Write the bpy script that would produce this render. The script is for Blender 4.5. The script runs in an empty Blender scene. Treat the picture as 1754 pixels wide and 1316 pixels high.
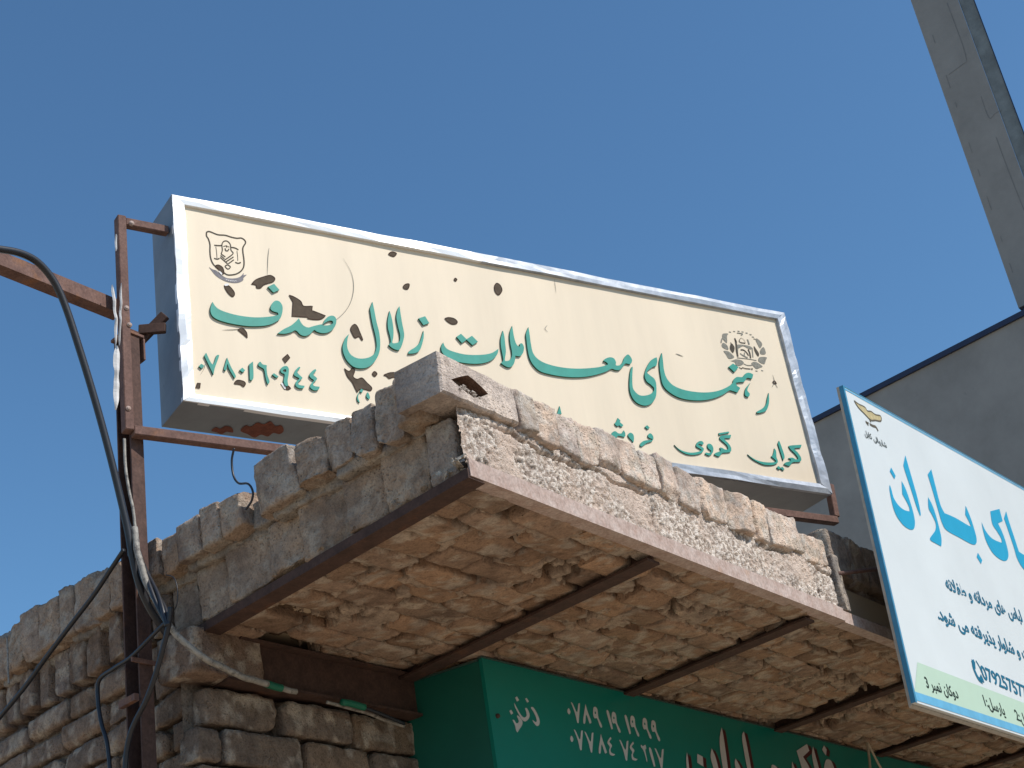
import bpy, math, random
import numpy as np
from mathutils import Matrix, Vector
from mathutils.geometry import tessellate_polygon

SC = bpy.context.scene
COL = SC.collection
rad = math.radians

# ------------------------------------------------------------------ camera
FPX, WPX, HPX = 2600.0, 1754.0, 1316.0
EYE = np.array([0, 0, 1.65])
UPc = np.array([-845., 5020., -FPX]); UPc /= np.linalg.norm(UPc)
FWc = np.array([0, 0, -1.]) - UPc * (-UPc[2]); FWc /= np.linalg.norm(FWc)
RTc = np.cross(FWc, UPc)
CAMR = np.array([RTc, FWc, UPc])                      # camera -> world rotation
cd = bpy.data.cameras.new('camera')
cam = bpy.data.objects.new('camera', cd); COL.objects.link(cam)
cd.sensor_fit = 'HORIZONTAL'; cd.sensor_width = 36.0; cd.lens = 36.0 * FPX / WPX
cd.clip_start = 0.05; cd.clip_end = 5000
cam.matrix_world = Matrix.Translation(EYE) @ Matrix([list(r) for r in CAMR]).to_4x4()
SC.camera = cam

# ------------------------------------------------------------------ light
SUN_DIR = np.array([0.87, -0.36, 0.0]); SUN_DIR /= np.linalg.norm(SUN_DIR)
SUN_EL = rad(46)
SUN_DIR = SUN_DIR * math.cos(SUN_EL) + np.array([0, 0, math.sin(SUN_EL)])
world = bpy.data.worlds.new('World'); SC.world = world; world.use_nodes = True
wn = world.node_tree
sky = wn.nodes.new('ShaderNodeTexSky'); sky.sky_type = 'NISHITA'; sky.sun_disc = False
sky.sun_elevation = SUN_EL
sky.sun_rotation = math.atan2(SUN_DIR[0], SUN_DIR[1])
sky.altitude = 500; sky.air_density = 1.2; sky.dust_density = 0.6; sky.ozone_density = 10.0
bg = wn.nodes['Background']; bg.inputs[1].default_value = 0.14
tint = wn.nodes.new('ShaderNodeMix'); tint.data_type = 'RGBA'; tint.blend_type = 'MULTIPLY'; tint.inputs[0].default_value = 1.0
tint.inputs[7].default_value = (.99, 1.09, .99, 1)
wn.links.new(sky.outputs[0], tint.inputs[6]); wn.links.new(tint.outputs[2], bg.inputs[0])
sl = bpy.data.lights.new('sun', 'SUN'); sl.energy = 4.2; sl.angle = rad(0.5); sl.color = (1, 0.94, 0.86)
so = bpy.data.objects.new('sun', sl); COL.objects.link(so)
so.rotation_euler = Vector(SUN_DIR).to_track_quat('Z', 'Y').to_euler()
SC.view_settings.view_transform = 'Standard'; SC.view_settings.look = 'None'
SC.view_settings.exposure = 0.0; SC.view_settings.gamma = 1.0
SC.cycles.max_bounces = 8; SC.cycles.diffuse_bounces = 5

# ------------------------------------------------------------------ frames
# a runs along the street front, b runs back along the side wall
A = np.array([math.cos(rad(57)), math.sin(rad(57)), 0.0])
B = np.array([math.cos(rad(138)), math.sin(rad(138)), 0.0])
Z = np.array([0, 0, 1.0])
NA = np.cross(A, Z)           # outward normal of the street front
NB = np.cross(Z, B)           # outward normal of the side wall
def ray(x, y):
    v = CAMR @ np.array([x - 877., 658. - y, -FPX]); return v / np.linalg.norm(v)
def onz(x, y, z):
    r = ray(x, y); return EYE + r * ((z - EYE[2]) / r[2])
def onp(x, y, p, n):
    r = ray(x, y); return EYE + r * (np.dot(p - EYE, n) / np.dot(r, n))
P0 = onz(804, 815, 2.8)       # lower front corner of the canopy
P0[2] = 0.0
def W(s, t, z):
    s = np.asarray(s, float); t = np.asarray(t, float); z = np.asarray(z, float)
    s, t, z = np.broadcast_arrays(s, t, z)
    return P0 + s[..., None] * A + t[..., None] * B + z[..., None] * Z

# ------------------------------------------------------------------ noise (numpy)
def _h(ix, iy, iz, seed):
    n = (ix * 374761393 + iy * 668265263 + iz * 2147483647 + seed * 974711) & 0xFFFFFFFF
    n = ((n ^ (n >> 13)) * 1274126177) & 0xFFFFFFFF
    n = ((n ^ (n >> 16)) * 2246822519) & 0xFFFFFFFF
    return ((n ^ (n >> 15)) & 0xFFFFFF) / float(0xFFFFFF)
def vnoise(p, seed=0):
    p = np.asarray(p, float); i = np.floor(p).astype(np.int64); f = p - i
    f = f * f * f * (f * (f * 6 - 15) + 10)
    out = 0
    for dx in (0, 1):
        wx = f[..., 0] if dx else 1 - f[..., 0]
        for dy in (0, 1):
            wy = f[..., 1] if dy else 1 - f[..., 1]
            for dz in (0, 1):
                wz = f[..., 2] if dz else 1 - f[..., 2]
                out = out + wx * wy * wz * _h(i[..., 0] + dx, i[..., 1] + dy, i[..., 2] + dz, seed)
    return out * 2 - 1
def fbm(p, sc, oc=3, seed=0, gain=0.5):
    o = 0; a = 1.0; p = np.asarray(p, float) * sc
    for k in range(oc):
        o = o + a * vnoise(p, seed + k * 17); a *= gain; p = p * 2.03 + 7.1
    return o
def sstep(x, a, b):
    t = np.clip((x - a) / (b - a), 0, 1); return t * t * (3 - 2 * t)

# ------------------------------------------------------------------ object helpers
def tag(o, label=None, cat=None, group=None, kind=None):
    if label: o['label'] = label
    if cat: o['category'] = cat
    if group: o['group'] = group
    if kind: o['kind'] = kind
    return o
def thing(name, label, cat, loc, group=None):
    o = bpy.data.objects.new(name, None); COL.objects.link(o)
    o.location = Vector([float(c) for c in loc]); o.empty_display_size = 0.1
    return tag(o, label, cat, group)
def mesh_np(name, verts, faces, m, parent=None, col=None, smooth=False, origin=None):
    """verts: (n,3) world coords; faces: (m,k) int array or list of lists; one mesh object"""
    verts = np.asarray(verts, float).reshape(-1, 3)
    org = np.array(parent_loc(parent)) if parent else (np.array(origin) if origin is not None else np.zeros(3))
    me = bpy.data.meshes.new(name)
    if isinstance(faces, np.ndarray):
        nf, k = faces.shape
        me.vertices.add(len(verts)); me.vertices.foreach_set('co', (verts - org).astype(np.float32).ravel())
        me.loops.add(nf * k); me.loops.foreach_set('vertex_index', faces.astype(np.int32).ravel())
        me.polygons.add(nf); me.polygons.foreach_set('loop_start', np.arange(0, nf * k, k, dtype=np.int32))
        me.polygons.foreach_set('loop_total', np.full(nf, k, dtype=np.int32))
        me.update(calc_edges=True)
    else:
        me.from_pydata([tuple(v) for v in (verts - org)], [], [tuple(f) for f in faces]); me.update()
    if col is not None:
        at = me.color_attributes.new('Col', 'FLOAT_COLOR', 'POINT')
        c4 = np.ones((len(verts), 4), np.float32); c4[:, :3] = col
        at.data.foreach_set('color', c4.ravel())
    if smooth:
        me.polygons.foreach_set('use_smooth', np.ones(len(me.polygons), bool))
    me.materials.append(m)
    o = bpy.data.objects.new(name, me); COL.objects.link(o)
    if parent: o.parent = parent
    else: o.location = Vector([float(c) for c in org])
    return o
def parent_loc(p):
    l = np.array(p.location)
    while p.parent: p = p.parent; l = l + np.array(p.location)
    return l

class MB:
    """collects pieces into one mesh"""
    def __init__(s): s.v = []; s.f = []; s.c = []; s.n = 0
    def add(s, v, f, c=None):
        v = np.asarray(v, float).reshape(-1, 3)
        s.v.append(v); s.f += [[i + s.n for i in q] for q in f]
        if c is not None: s.c.append(np.broadcast_to(np.asarray(c, float), (len(v), 3)))
        s.n += len(v)
    def box8(s, p):                       # 8 points: 4 bottom loop, 4 top loop
        s.add(p, [[0, 3, 2, 1], [4, 5, 6, 7], [0, 1, 5, 4], [1, 2, 6, 5], [2, 3, 7, 6], [3, 0, 4, 7]])
    def stz(s, s0, s1, t0, t1, z0, z1):   # box in building coordinates
        s.box8([W(x, y, z) for z in (z0, z1) for x, y in ((s0, t0), (s1, t0), (s1, t1), (s0, t1))])
    def obox(s, c, ux, uy, uz, bev=0.0):  # oriented box: centre and half-vectors, chamfered
        c, ux, uy, uz = map(np.asarray, (c, ux, uy, uz))
        if bev <= 0:
            s.box8([c + x * ux + y * uy + z * uz for z in (-1, 1) for x, y in ((-1, -1), (1, -1), (1, 1), (-1, 1))]); return
        L = [np.linalg.norm(q) for q in (ux, uy, uz)]
        k = [1 - min(bev / l, .45) for l in L]
        v = []; 
        for z in (-1, -k[2], k[2], 1):
            m = 1 if abs(z) < 1 else None
            x1 = 1 if m else k[0]; y1 = 1 if m else k[1]
            kx, ky = (k[0], k[1]) if m else (k[0] * k[0], k[1] * k[1])
            for x, y in ((-kx, -y1), (kx, -y1), (x1, -ky), (x1, ky), (kx, y1), (-kx, y1), (-x1, ky), (-x1, -ky)):
                v.append(c + x * ux + y * uy + z * uz)
        f = [[7, 6, 5, 4, 3, 2, 1, 0], [24 + i for i in range(8)]]
        for r in range(3):
            for i in range(8):
                j = (i + 1) % 8; f.append([r * 8 + i, r * 8 + j, r * 8 + 8 + j, r * 8 + 8 + i])
        s.add(v, f)
    def bar(s, p, q, w, h, up=Z, bev=0.0015, off=(0, 0)):   # rectangular bar p->q
        p, q = np.asarray(p, float), np.asarray(q, float); d = q - p; L = np.linalg.norm(d); d /= L
        sd = np.cross(d, up); sd /= np.linalg.norm(sd); u = np.cross(sd, d)
        c = (p + q) / 2 + sd * off[0] + u * off[1]
        s.obox(c, d * L / 2, sd * w / 2, u * h / 2, bev)
    def angle(s, p, q, w, th, e1, e2):    # L section: legs along e1 and e2 from the line p-q
        p, q, e1, e2 = (np.asarray(x, float) for x in (p, q, e1, e2))
        prof = [0 * e1, w * e1, w * e1 + th * e2, th * e1 + th * e2, th * e1 + w * e2, w * e2]
        v = [p + x for x in prof] + [q + x for x in prof]
        f = [[i, (i + 1) % 6, 6 + (i + 1) % 6, 6 + i] for i in range(6)] + [[3, 2, 1, 0], [5, 4, 3, 0], [6, 7, 8, 9], [6, 9, 10, 11]]
        s.add(v, f)
    def tube(s, pts, r, seg=8, caps=True):
        pts = np.asarray(pts, float); n = len(pts)
        r = np.broadcast_to(np.asarray(r, float), (n,))
        tg = np.gradient(pts, axis=0); tg /= np.linalg.norm(tg, axis=1)[:, None] + 1e-12
        ref = np.array([0.3, 0.5, 0.81]); v = []
        for i in range(n):
            x = np.cross(tg[i], ref); x /= np.linalg.norm(x); y = np.cross(tg[i], x)
            for k in range(seg):
                an = 2 * math.pi * k / seg; v.append(pts[i] + r[i] * (math.cos(an) * x + math.sin(an) * y))
        f = []
        for i in range(n - 1):
            for k in range(seg):
                k2 = (k + 1) % seg; f.append([i * seg + k, i * seg + k2, (i + 1) * seg + k2, (i + 1) * seg + k])
        if caps: f += [list(range(seg))[::-1], [(n - 1) * seg + k for k in range(seg)]]
        s.add(v, f)
    def build(s, name, m, parent=None, smooth=False, origin=None):
        v = np.concatenate(s.v)
        if not parent and origin is None: origin = v[np.argmin(v[:, 2])]
        return mesh_np(name, v, s.f, m, parent, np.concatenate(s.c) if s.c else None, smooth, origin)

def spline(pts, n=8):
    """Catmull-Rom through points (any dimension)"""
    P = np.asarray(pts, float); out = []
    for i in range(len(P) - 1):
        p0 = P[max(i - 1, 0)]; p1 = P[i]; p2 = P[i + 1]; p3 = P[min(i + 2, len(P) - 1)]
        for k in range(n):
            t = k / n
            out.append(.5 * (2 * p1 + (p2 - p0) * t + (2 * p0 - 5 * p1 + 4 * p2 - p3) * t * t + (3 * p1 - p0 - 3 * p2 + p3) * t ** 3))
    out.append(P[-1]); return np.array(out)

# ------------------------------------------------------------------ materials
def nmat(name):
    m = bpy.data.materials.new(name); m.use_nodes = True
    nt = m.node_tree; b = nt.nodes['Principled BSDF']
    tc = nt.nodes.new('ShaderNodeTexCoord')
    return m, nt, b, tc.outputs['Object']
def noise(nt, vec, scale, detail=6, rough=.6, dist=0.0):
    n = nt.nodes.new('ShaderNodeTexNoise'); nt.links.new(vec, n.inputs['Vector'])
    n.inputs['Scale'].default_value = scale; n.inputs['Detail'].default_value = detail
    n.inputs['Roughness'].default_value = rough; n.inputs['Distortion'].default_value = dist
    return n.outputs['Fac']
def ramp(nt, fac, stops):
    r = nt.nodes.new('ShaderNodeValToRGB'); nt.links.new(fac, r.inputs[0]); e = r.color_ramp.elements
    while len(e) < len(stops): e.new(.5)
    for k, (p, c) in zip(e, stops):
        k.position = p; k.color = (*c, 1) if len(c) == 3 else c
    return r.outputs[0]
def g3(v): return (v, v, v)
def mix(nt, f, a, b, mode='MIX'):
    m = nt.nodes.new('ShaderNodeMix'); m.data_type = 'RGBA'; m.blend_type = mode
    for sock, val in ((m.inputs['Factor'], f), (m.inputs[6], a), (m.inputs[7], b)):
        if isinstance(val, (int, float)): sock.default_value = val
        elif isinstance(val, tuple): sock.default_value = (*val, 1) if len(val) == 3 else val
        else: nt.links.new(val, sock)
    return m.outputs[2]
def bump(nt, b, h, strength, dist):
    n = nt.nodes.new('ShaderNodeBump'); n.inputs['Strength'].default_value = strength; n.inputs['Distance'].default_value = dist
    nt.links.new(h, n.inputs['Height']); nt.links.new(n.outputs[0], b.inputs['Normal'])
def stretch(nt, vec, sc):
    n = nt.nodes.new('ShaderNodeMapping'); n.inputs['Scale'].default_value = sc; nt.links.new(vec, n.inputs['Vector']); return n.outputs[0]

def masonry(name, bsc=1.0, con=1.0):
    m, nt, b, v = nmat(name)
    a = nt.nodes.new('ShaderNodeAttribute'); a.attribute_name = 'Col'
    n1 = noise(nt, v, 45, 8, .68); n2 = noise(nt, v, 210, 5, .6); n3 = noise(nt, v, 9, 4, .6)
    c = mix(nt, con, a.outputs['Color'], ramp(nt, n1, [(.28, (.62, .60, .58)), (.5, g3(1)), (.75, (1.22, 1.2, 1.16))]), 'MULTIPLY')
    c = mix(nt, con, c, ramp(nt, n3, [(.32, (.66, .65, .66)), (.5, g3(1)), (.7, (1.14, 1.12, 1.08))]), 'MULTIPLY')
    c = mix(nt, .55 * con, c, ramp(nt, n2, [(.34, g3(.55)), (.5, g3(1)), (.7, g3(1.25))]), 'MULTIPLY')
    nt.links.new(c, b.inputs['Base Color']); b.inputs['Roughness'].default_value = .95
    b.inputs['Specular IOR Level'].default_value = .15
    vo = nt.nodes.new('ShaderNodeTexVoronoi'); vo.inputs['Scale'].default_value = 120; nt.links.new(v, vo.inputs['Vector'])
    pits = ramp(nt, vo.outputs['Distance'], [(.10, g3(0)), (.34, g3(1))])
    pm = ramp(nt, n3, [(.42, g3(1)), (.58, g3(0))])
    pits = mix(nt, pm, pits, (1.0, 1.0, 1.0))
    c = mix(nt, .45 * con, c, mix(nt, pits, (.45, .40, .36), (1.0, 1.0, 1.0)), 'MULTIPLY'); nt.links.new(c, b.inputs['Base Color'])
    ad = nt.nodes.new('ShaderNodeMath'); ad.operation = 'MULTIPLY_ADD'
    nt.links.new(n2, ad.inputs[0]); ad.inputs[1].default_value = .5; nt.links.new(n1, ad.inputs[2])
    a2 = nt.nodes.new('ShaderNodeMath'); a2.operation = 'MULTIPLY_ADD'; nt.links.new(pits, a2.inputs[0]); a2.inputs[1].default_value = .30; nt.links.new(ad.outputs[0], a2.inputs[2])
    bump(nt, b, a2.outputs[0], 1.0 * bsc, .009)
    return m
def rusty(name, base=(.10, .048, .034), light=(.20, .095, .06), orange=(.30, .11, .03), rough=.8):
    m, nt, b, v = nmat(name)
    n1 = noise(nt, v, 30, 8, .7); n2 = noise(nt, v, 11, 6, .65); n3 = noise(nt, v, 160, 4, .6)
    c = ramp(nt, n1, [(.3, base), (.7, light)])
    c = mix(nt, ramp(nt, n2, [(.60, g3(0)), (.74, g3(.75))]), c, orange)
    c = mix(nt, .5, c, ramp(nt, n3, [(.35, g3(.6)), (.65, g3(1.25))]), 'MULTIPLY')
    nt.links.new(c, b.inputs['Base Color']); b.inputs['Roughness'].default_value = rough
    b.inputs['Specular IOR Level'].default_value = .3
    bump(nt, b, n1, .35, .002); return m
def paint(name, c0, rough=.5, var=.12, spec=.4, metal=0.0, sc=14, bmp=.06, dirt=None, streak=False):
    m, nt, b, v = nmat(name)
    n1 = noise(nt, stretch(nt, v, (1, 1, .12)) if streak else v, sc, 6, .65)
    c = mix(nt, 1.0, c0, ramp(nt, n1, [(.3, g3(1 - var)), (.7, g3(1 + var * .4))]), 'MULTIPLY')
    if dirt:
        n2 = noise(nt, v, sc * 2.2, 8, .7)
        c = mix(nt, ramp(nt, n2, [(dirt[1], g3(0)), (dirt[1] + .14, g3(.8))]), c, dirt[0])
    nt.links.new(c, b.inputs['Base Color'])
    b.inputs['Roughness'].default_value = rough; b.inputs['Metallic'].default_value = metal
    b.inputs['Specular IOR Level'].default_value = spec
    if bmp: bump(nt, b, n1, bmp, .004)
    return m

M = {}
M['brick'] = masonry('baked_brick'); M['brick_soft'] = masonry('soffit_brick', .7)
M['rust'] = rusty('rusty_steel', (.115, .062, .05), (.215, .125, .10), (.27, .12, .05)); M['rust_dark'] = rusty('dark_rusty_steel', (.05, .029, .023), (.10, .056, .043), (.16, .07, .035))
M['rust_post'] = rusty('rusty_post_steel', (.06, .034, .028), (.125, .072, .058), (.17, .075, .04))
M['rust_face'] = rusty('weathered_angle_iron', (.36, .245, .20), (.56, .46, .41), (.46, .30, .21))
M['alu'] = paint('galvanised_sheet', (.78, .80, .83), .38, .10, .5, .45, 22, .05, ((.42, .44, .46), .62))
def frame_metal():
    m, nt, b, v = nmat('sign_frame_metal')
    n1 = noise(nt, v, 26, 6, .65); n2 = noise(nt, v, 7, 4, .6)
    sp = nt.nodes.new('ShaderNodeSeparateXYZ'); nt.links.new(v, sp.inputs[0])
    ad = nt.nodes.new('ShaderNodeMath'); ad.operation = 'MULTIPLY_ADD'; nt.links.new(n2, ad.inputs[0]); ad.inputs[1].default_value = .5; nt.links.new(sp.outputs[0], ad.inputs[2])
    f = ramp(nt, ad.outputs[0], [(.98, g3(0)), (1.0, g3(1))])  # white glare at left, bluish sky reflection at right, painted into the colour
    sky_grey = ramp(nt, n1, [(.3, (.30, .335, .385)), (.6, (.47, .51, .57)), (.75, (.68, .72, .77))])
    nt.links.new(mix(nt, f, (.86, .87, .88), sky_grey), b.inputs['Base Color'])
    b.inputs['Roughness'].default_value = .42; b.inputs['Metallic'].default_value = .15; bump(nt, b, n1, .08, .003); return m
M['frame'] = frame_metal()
M['case'] = paint('sign_case_sheet', (.25, .275, .30), .5, .18, .4, .2, 10, .05, ((.17, .15, .12), .62))
M['case_rust'] = rusty('sign_case_rust', (.13, .045, .03), (.24, .08, .05), (.3, .1, .03))
M['cream'] = paint('cream_vinyl', (.785, .665, .50), .5, .085, .25, 0, 7, .02, None, True)
M['hole'] = paint('torn_backing', (.105, .078, .055), .85, .3, .2, 0, 60)
M['hole_edge'] = paint('scorched_edge', (.045, .016, .010), .85, .3, .2, 0, 60)
M['green_letter'] = paint('green_foam_letter', (.038, .31, .245), .5, .16, .25, 0, 26, .03)
M['green_dark'] = paint('green_letter_edge', (.02, .13, .085), .5, .2, .3, 0, 30)
M['ink'] = paint('faded_black_ink', (.075, .062, .045), .7, .3, .2, 0, 80)
M['ink_grey'] = paint('grey_ink', (.25, .24, .20), .7, .4, .2, 0, 120)
M['ribbon'] = paint('grey_ribbon_ink', (.24, .225, .24), .7, .35, .2, 0, 90)
M['flake'] = paint('white_flake', (.8, .78, .76), .7, .1, .2)
M['banner'] = paint('banner_vinyl', (.68, .73, .74), .42, .06, .4, 0, 3, .10)
M['banner_blue'] = paint('banner_blue_border', (.06, .27, .43), .42, .18, .4, 0, 20, .03)
M['banner_light'] = paint('banner_light_blue', (.15, .45, .68), .42, .15, .4, 0, 20, .03)
M['banner_mint'] = paint('banner_mint_band', (.50, .66, .53), .42, .03, .4)
M['cyan'] = paint('banner_cyan_ink', (.022, .36, .58), .42, .06, .4)
M['teal'] = paint('banner_teal_ink', (.015, .16, .27), .42, .05, .4)
M['black'] = paint('banner_black_ink', (.02, .035, .03), .5, .05, .3)
M['ochre'] = paint('banner_ochre_ink', (.55, .46, .25), .5, .25, .3, 0, 60)
M['ochre_dark'] = paint('banner_ochre_line', (.14, .12, .085), .5, .2, .3, 0, 60)
M['edge_board'] = paint('banner_edge_board', (.45, .40, .33), .7, .2, .2, 0, 30)
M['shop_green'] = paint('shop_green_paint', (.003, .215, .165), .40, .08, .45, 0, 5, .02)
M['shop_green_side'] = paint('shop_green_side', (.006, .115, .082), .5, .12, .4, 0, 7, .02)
M['white_letter'] = paint('white_lettering', (.62, .62, .60), .5, .1, .4, 0, 40)
M['maroon'] = paint('maroon_lettering', (.085, .012, .014), .5, .15, .4, 0, 40)
M['concrete'] = paint('grey_render', (.32, .305, .28), .9, .22, .2, 0, 2.2, .4, ((.16, .16, .165), .63))
M['column'] = paint('column_concrete', (.315, .30, .275), .9, .16, .2, 0, 4, .3)
M['column_strip'] = paint('column_strip', (.225, .25, .25), .9, .3, .1, 0, 9, .2)
M['coping'] = paint('coping_metal', (.025, .035, .075), .5, .15, .4)
M['cable'] = paint('black_cable', (.018, .019, .024), .42, .2, .5, 0, 60)
M['cable_white'] = paint('old_white_cable', (.36, .335, .295), .6, .5, .3, 0, 40, .1, ((.06, .05, .05), .50))
M['tape'] = paint('green_tape', (.01, .15, .085), .5, .2, .4, 0, 50)
M['plastic'] = paint('torn_white_plastic', (.72, .70, .68), .5, .25, .4, 0, 40)
M['string'] = paint('jute_string', (.50, .43, .33), .9, .2, .1, 0, 80)
M['ground'] = paint('dusty_ground', (.48, .375, .265), .95, .2, .1, 0, .8, .2)
M['road'] = paint('asphalt', (.10, .095, .09), .9, .2, .2, 0, 2, .2)
M['plaster'] = masonry('rough_plaster', 1.1, .35)

# ------------------------------------------------------------------ ground
mesh_np('ground', [(-2500, -2500, 0), (2500, -2500, 0), (2500, 2500, 0), (-2500, 2500, 0)], [[0, 1, 2, 3]], M['ground'])['kind'] = 'structure'
rd = MB(); pr = [P0 - B * d + A * e for d, e in ((5.0, -90), (5.0, 90), (12, 90), (12, -90))]
rd.add([p + np.array([0, 0, .004]) for p in pr], [[0, 1, 2, 3]]); rd.build('street', M['road'])['kind'] = 'structure'
pv = MB(); pv.stz(-30, 30, -3.2, .93, -.1, .14); pv.build('pavement', M['ground'])['kind'] = 'structure'

# ------------------------------------------------------------------ lettering helpers
def parse(txt, ox, oy, sc):
    out = []
    for tok in txt.split():
        c = tok.endswith('*'); x, y = tok.rstrip('*').split(',')
        out.append((ox + float(x) / sc, oy + float(y) / sc, c))
    return out
def smooth_loop(pts, n=5):
    N = len(pts); out = []
    P = [np.array(p[:2]) for p in pts]
    for i in range(N):
        p1, p2 = P[i], P[(i + 1) % N]
        p0 = p1 if pts[i][2] else P[i - 1]; p3 = p2 if pts[(i + 1) % N][2] else P[(i + 2) % N]
        if pts[i][2] and pts[(i + 1) % N][2]: out.append(p1); continue
        for k in range(n):
            t = k / n
            out.append(.5 * (2 * p1 + (p2 - p0) * t + (2 * p0 - 5 * p1 + 4 * p2 - p3) * t * t + (3 * p1 - p0 - 3 * p2 + p3) * t ** 3))
    return np.array(out)
def area(l): return .5 * np.sum(l[:, 0] * np.roll(l[:, 1], -1) - np.roll(l[:, 0], -1) * l[:, 1])
class Face:
    """a flat sign face: photo points traced once and stored as points of the plane"""
    def __init__(s, p, n, ux):
        s.p = np.asarray(p, float); s.n = np.asarray(n, float); s.ux = np.asarray(ux, float); s.uy = np.cross(s.n, s.ux)
    def uv(s, x, y):
        d = onp(x, y, s.p, s.n) - s.p; return np.array([d @ s.ux, d @ s.uy])
    def loop(s, pts): return np.array([s.uv(*q) for q in pts])
    def P(s, uv, d): uv = np.atleast_2d(uv); return s.p + uv[:, :1] * s.ux + uv[:, 1:2] * s.uy + d * s.n
    def plate(s, mb, loops, d0, d1, side=True):
        """filled outline (first loop outer, others holes) at depth d1, walls back to d0"""
        L = []
        for i, l in enumerate(loops):
            l = np.asarray(l); ccw = area(l) > 0
            if ccw != (i == 0): l = l[::-1]
            L.append(l)
        allv = np.concatenate(L)
        tri = tessellate_polygon([[Vector((q[0], q[1], 0)) for q in l] for l in L])
        f = []
        for a_, b_, c_ in tri:
            pa, pb, pc = allv[a_], allv[b_], allv[c_]
            cr = (pb[0] - pa[0]) * (pc[1] - pa[1]) - (pb[1] - pa[1]) * (pc[0] - pa[0])
            f.append([a_, b_, c_] if cr > 0 else [a_, c_, b_])
        n = len(allv); v = s.P(allv, d1)
        if side:
            v = np.concatenate([v, s.P(allv, d0)]); o = 0
            for l in L:
                m = len(l)
                for i in range(m): f.append([o + i, n + o + i, n + o + (i + 1) % m, o + (i + 1) % m])
                o += m
        mb.add(v, f)
    def stroke(s, mb, pts, w, d, n=4, taper=False, closed=False):
        q = spline(pts + ([pts[0]] if closed else []), n); uv = s.loop(q)
        k = np.linalg.norm(s.uv(q[0][0] + 5, q[0][1]) - s.uv(*q[0])) / 5
        ww = np.full(len(uv), w * k / 2)
        if taper: ww = ww * (.25 + .75 * np.sin(np.linspace(0, math.pi, len(uv))))
        tg = np.gradient(uv, axis=0); tg /= np.linalg.norm(tg, axis=1)[:, None] + 1e-9
        nr = np.stack([-tg[:, 1], tg[:, 0]], 1) * ww[:, None]
        v = np.concatenate([s.P(uv + nr, d), s.P(uv - nr, d)]); m = len(uv)
        mb.add(v, [[i, m + i, m + i + 1, i + 1] for i in range(m - 1)])

# ------------------------------------------------------------------ masonry builders
def rng_col(r, base, var=.12):
    k = 1 + r.uniform(-var, var); w = r.uniform(-.02, .11)
    return np.array(base) * k * np.array([1 + w * .8, 1, 1 - w])
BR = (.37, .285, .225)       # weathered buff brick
MO = (.47, .395, .32)        # mud / lime mortar
def rough_brick(mb, r, c, h, ax, rad_=.012, amp=.006, col=None, cell=.0062, chips=2, dust=0.0):
    """c centre (s,t,z), h half sizes, ax: 3 axes (world). Rounded, dented, chipped brick."""
    h = np.asarray(h, float); n = [max(3, int(2 * x / cell)) for x in h]
    vs = {}; V = []; F = []
    def key(i, j, k):
        q = (i, j, k)
        if q not in vs:
            vs[q] = len(V); V.append([2 * i / n[0] - 1, 2 * j / n[1] - 1, 2 * k / n[2] - 1])
        return vs[q]
    for k in (0, n[2]):
        for i in range(n[0]):
            for j in range(n[1]):
                q = [key(i, j, k), key(i + 1, j, k), key(i + 1, j + 1, k), key(i, j + 1, k)]; F.append(q if k else q[::-1])
    for j in (0, n[1]):
        for i in range(n[0]):
            for k in range(n[2]):
                q = [key(i, j, k), key(i + 1, j, k), key(i + 1, j, k + 1), key(i, j, k + 1)]; F.append(q[::-1] if j else q)
    for i in (0, n[0]):
        for j in range(n[1]):
            for k in range(n[2]):
                q = [key(i, j, k), key(i, j + 1, k), key(i, j + 1, k + 1), key(i, j, k + 1)]; F.append(q if i else q[::-1])
    P = np.array(V) * h
    rr = min(rad_ * .42, h.min() * .8); amp = amp * .5
    q = np.clip(P, -(h - rr), h - rr); d = P - q; L = np.linalg.norm(d, axis=1)[:, None]
    nn = d / np.maximum(L, 1e-9); P = q + nn * np.minimum(rr, L + rr * (L <= 0))
    sd = r.randint(0, 9999); off = np.array([r.uniform(0, 50) for _ in range(3)])
    P = P + nn * (amp * fbm(P + off, 22, 3, sd) + amp * .45 * fbm(P + off, 95, 3, sd + 3))[:, None]
    for _ in range(chips * 3):                       # broken arrises: planar cuts across random corners and edges
        n_ = np.array([r.choice((-1, 1)) * r.uniform(.0, 1) for _ in range(3)]); n_[r.randrange(3)] *= .15
        n_ /= np.linalg.norm(n_) + 1e-9
        dm = (np.abs(n_) * h).sum() - r.uniform(.004, .017)
        dd = P @ n_ - dm - .0025 * fbm(P + off, 120, 2, sd + 31); k = dd > 0; P[k] -= dd[k][:, None] * n_
    X = W(*c) + P @ np.array(ax)
    base = rng_col(r, BR) if col is None else np.array(col)
    cc = np.broadcast_to(base, P.shape).copy()
    m = sstep(fbm(P + off, 30, 4, sd + 9), .15, .55)[:, None]      # mortar smears
    cc = cc * (1 - m * .8) + np.array(MO) * m * .8
    if dust:
        k = sstep(fbm(P + off, 60, 3, sd + 19), .0, .5)[:, None] * dust
        cc = cc * (1 - k) + np.array((.66, .61, .55)) * k
    mb.add(X, F, cc)
def axes(rs=0, rt=0, rz=0):
    """building axes with small rotations (deg) about b, a, z"""
    Bp = np.cross(Z, A)
    m = np.array([A, Bp, Z])
    for an, ax in ((rs, Bp), (rt, A), (rz, Z)):
        if an:
            R = np.array(Matrix.Rotation(rad(an), 3, Vector(ax))); m = m @ R.T
    return m

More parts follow.
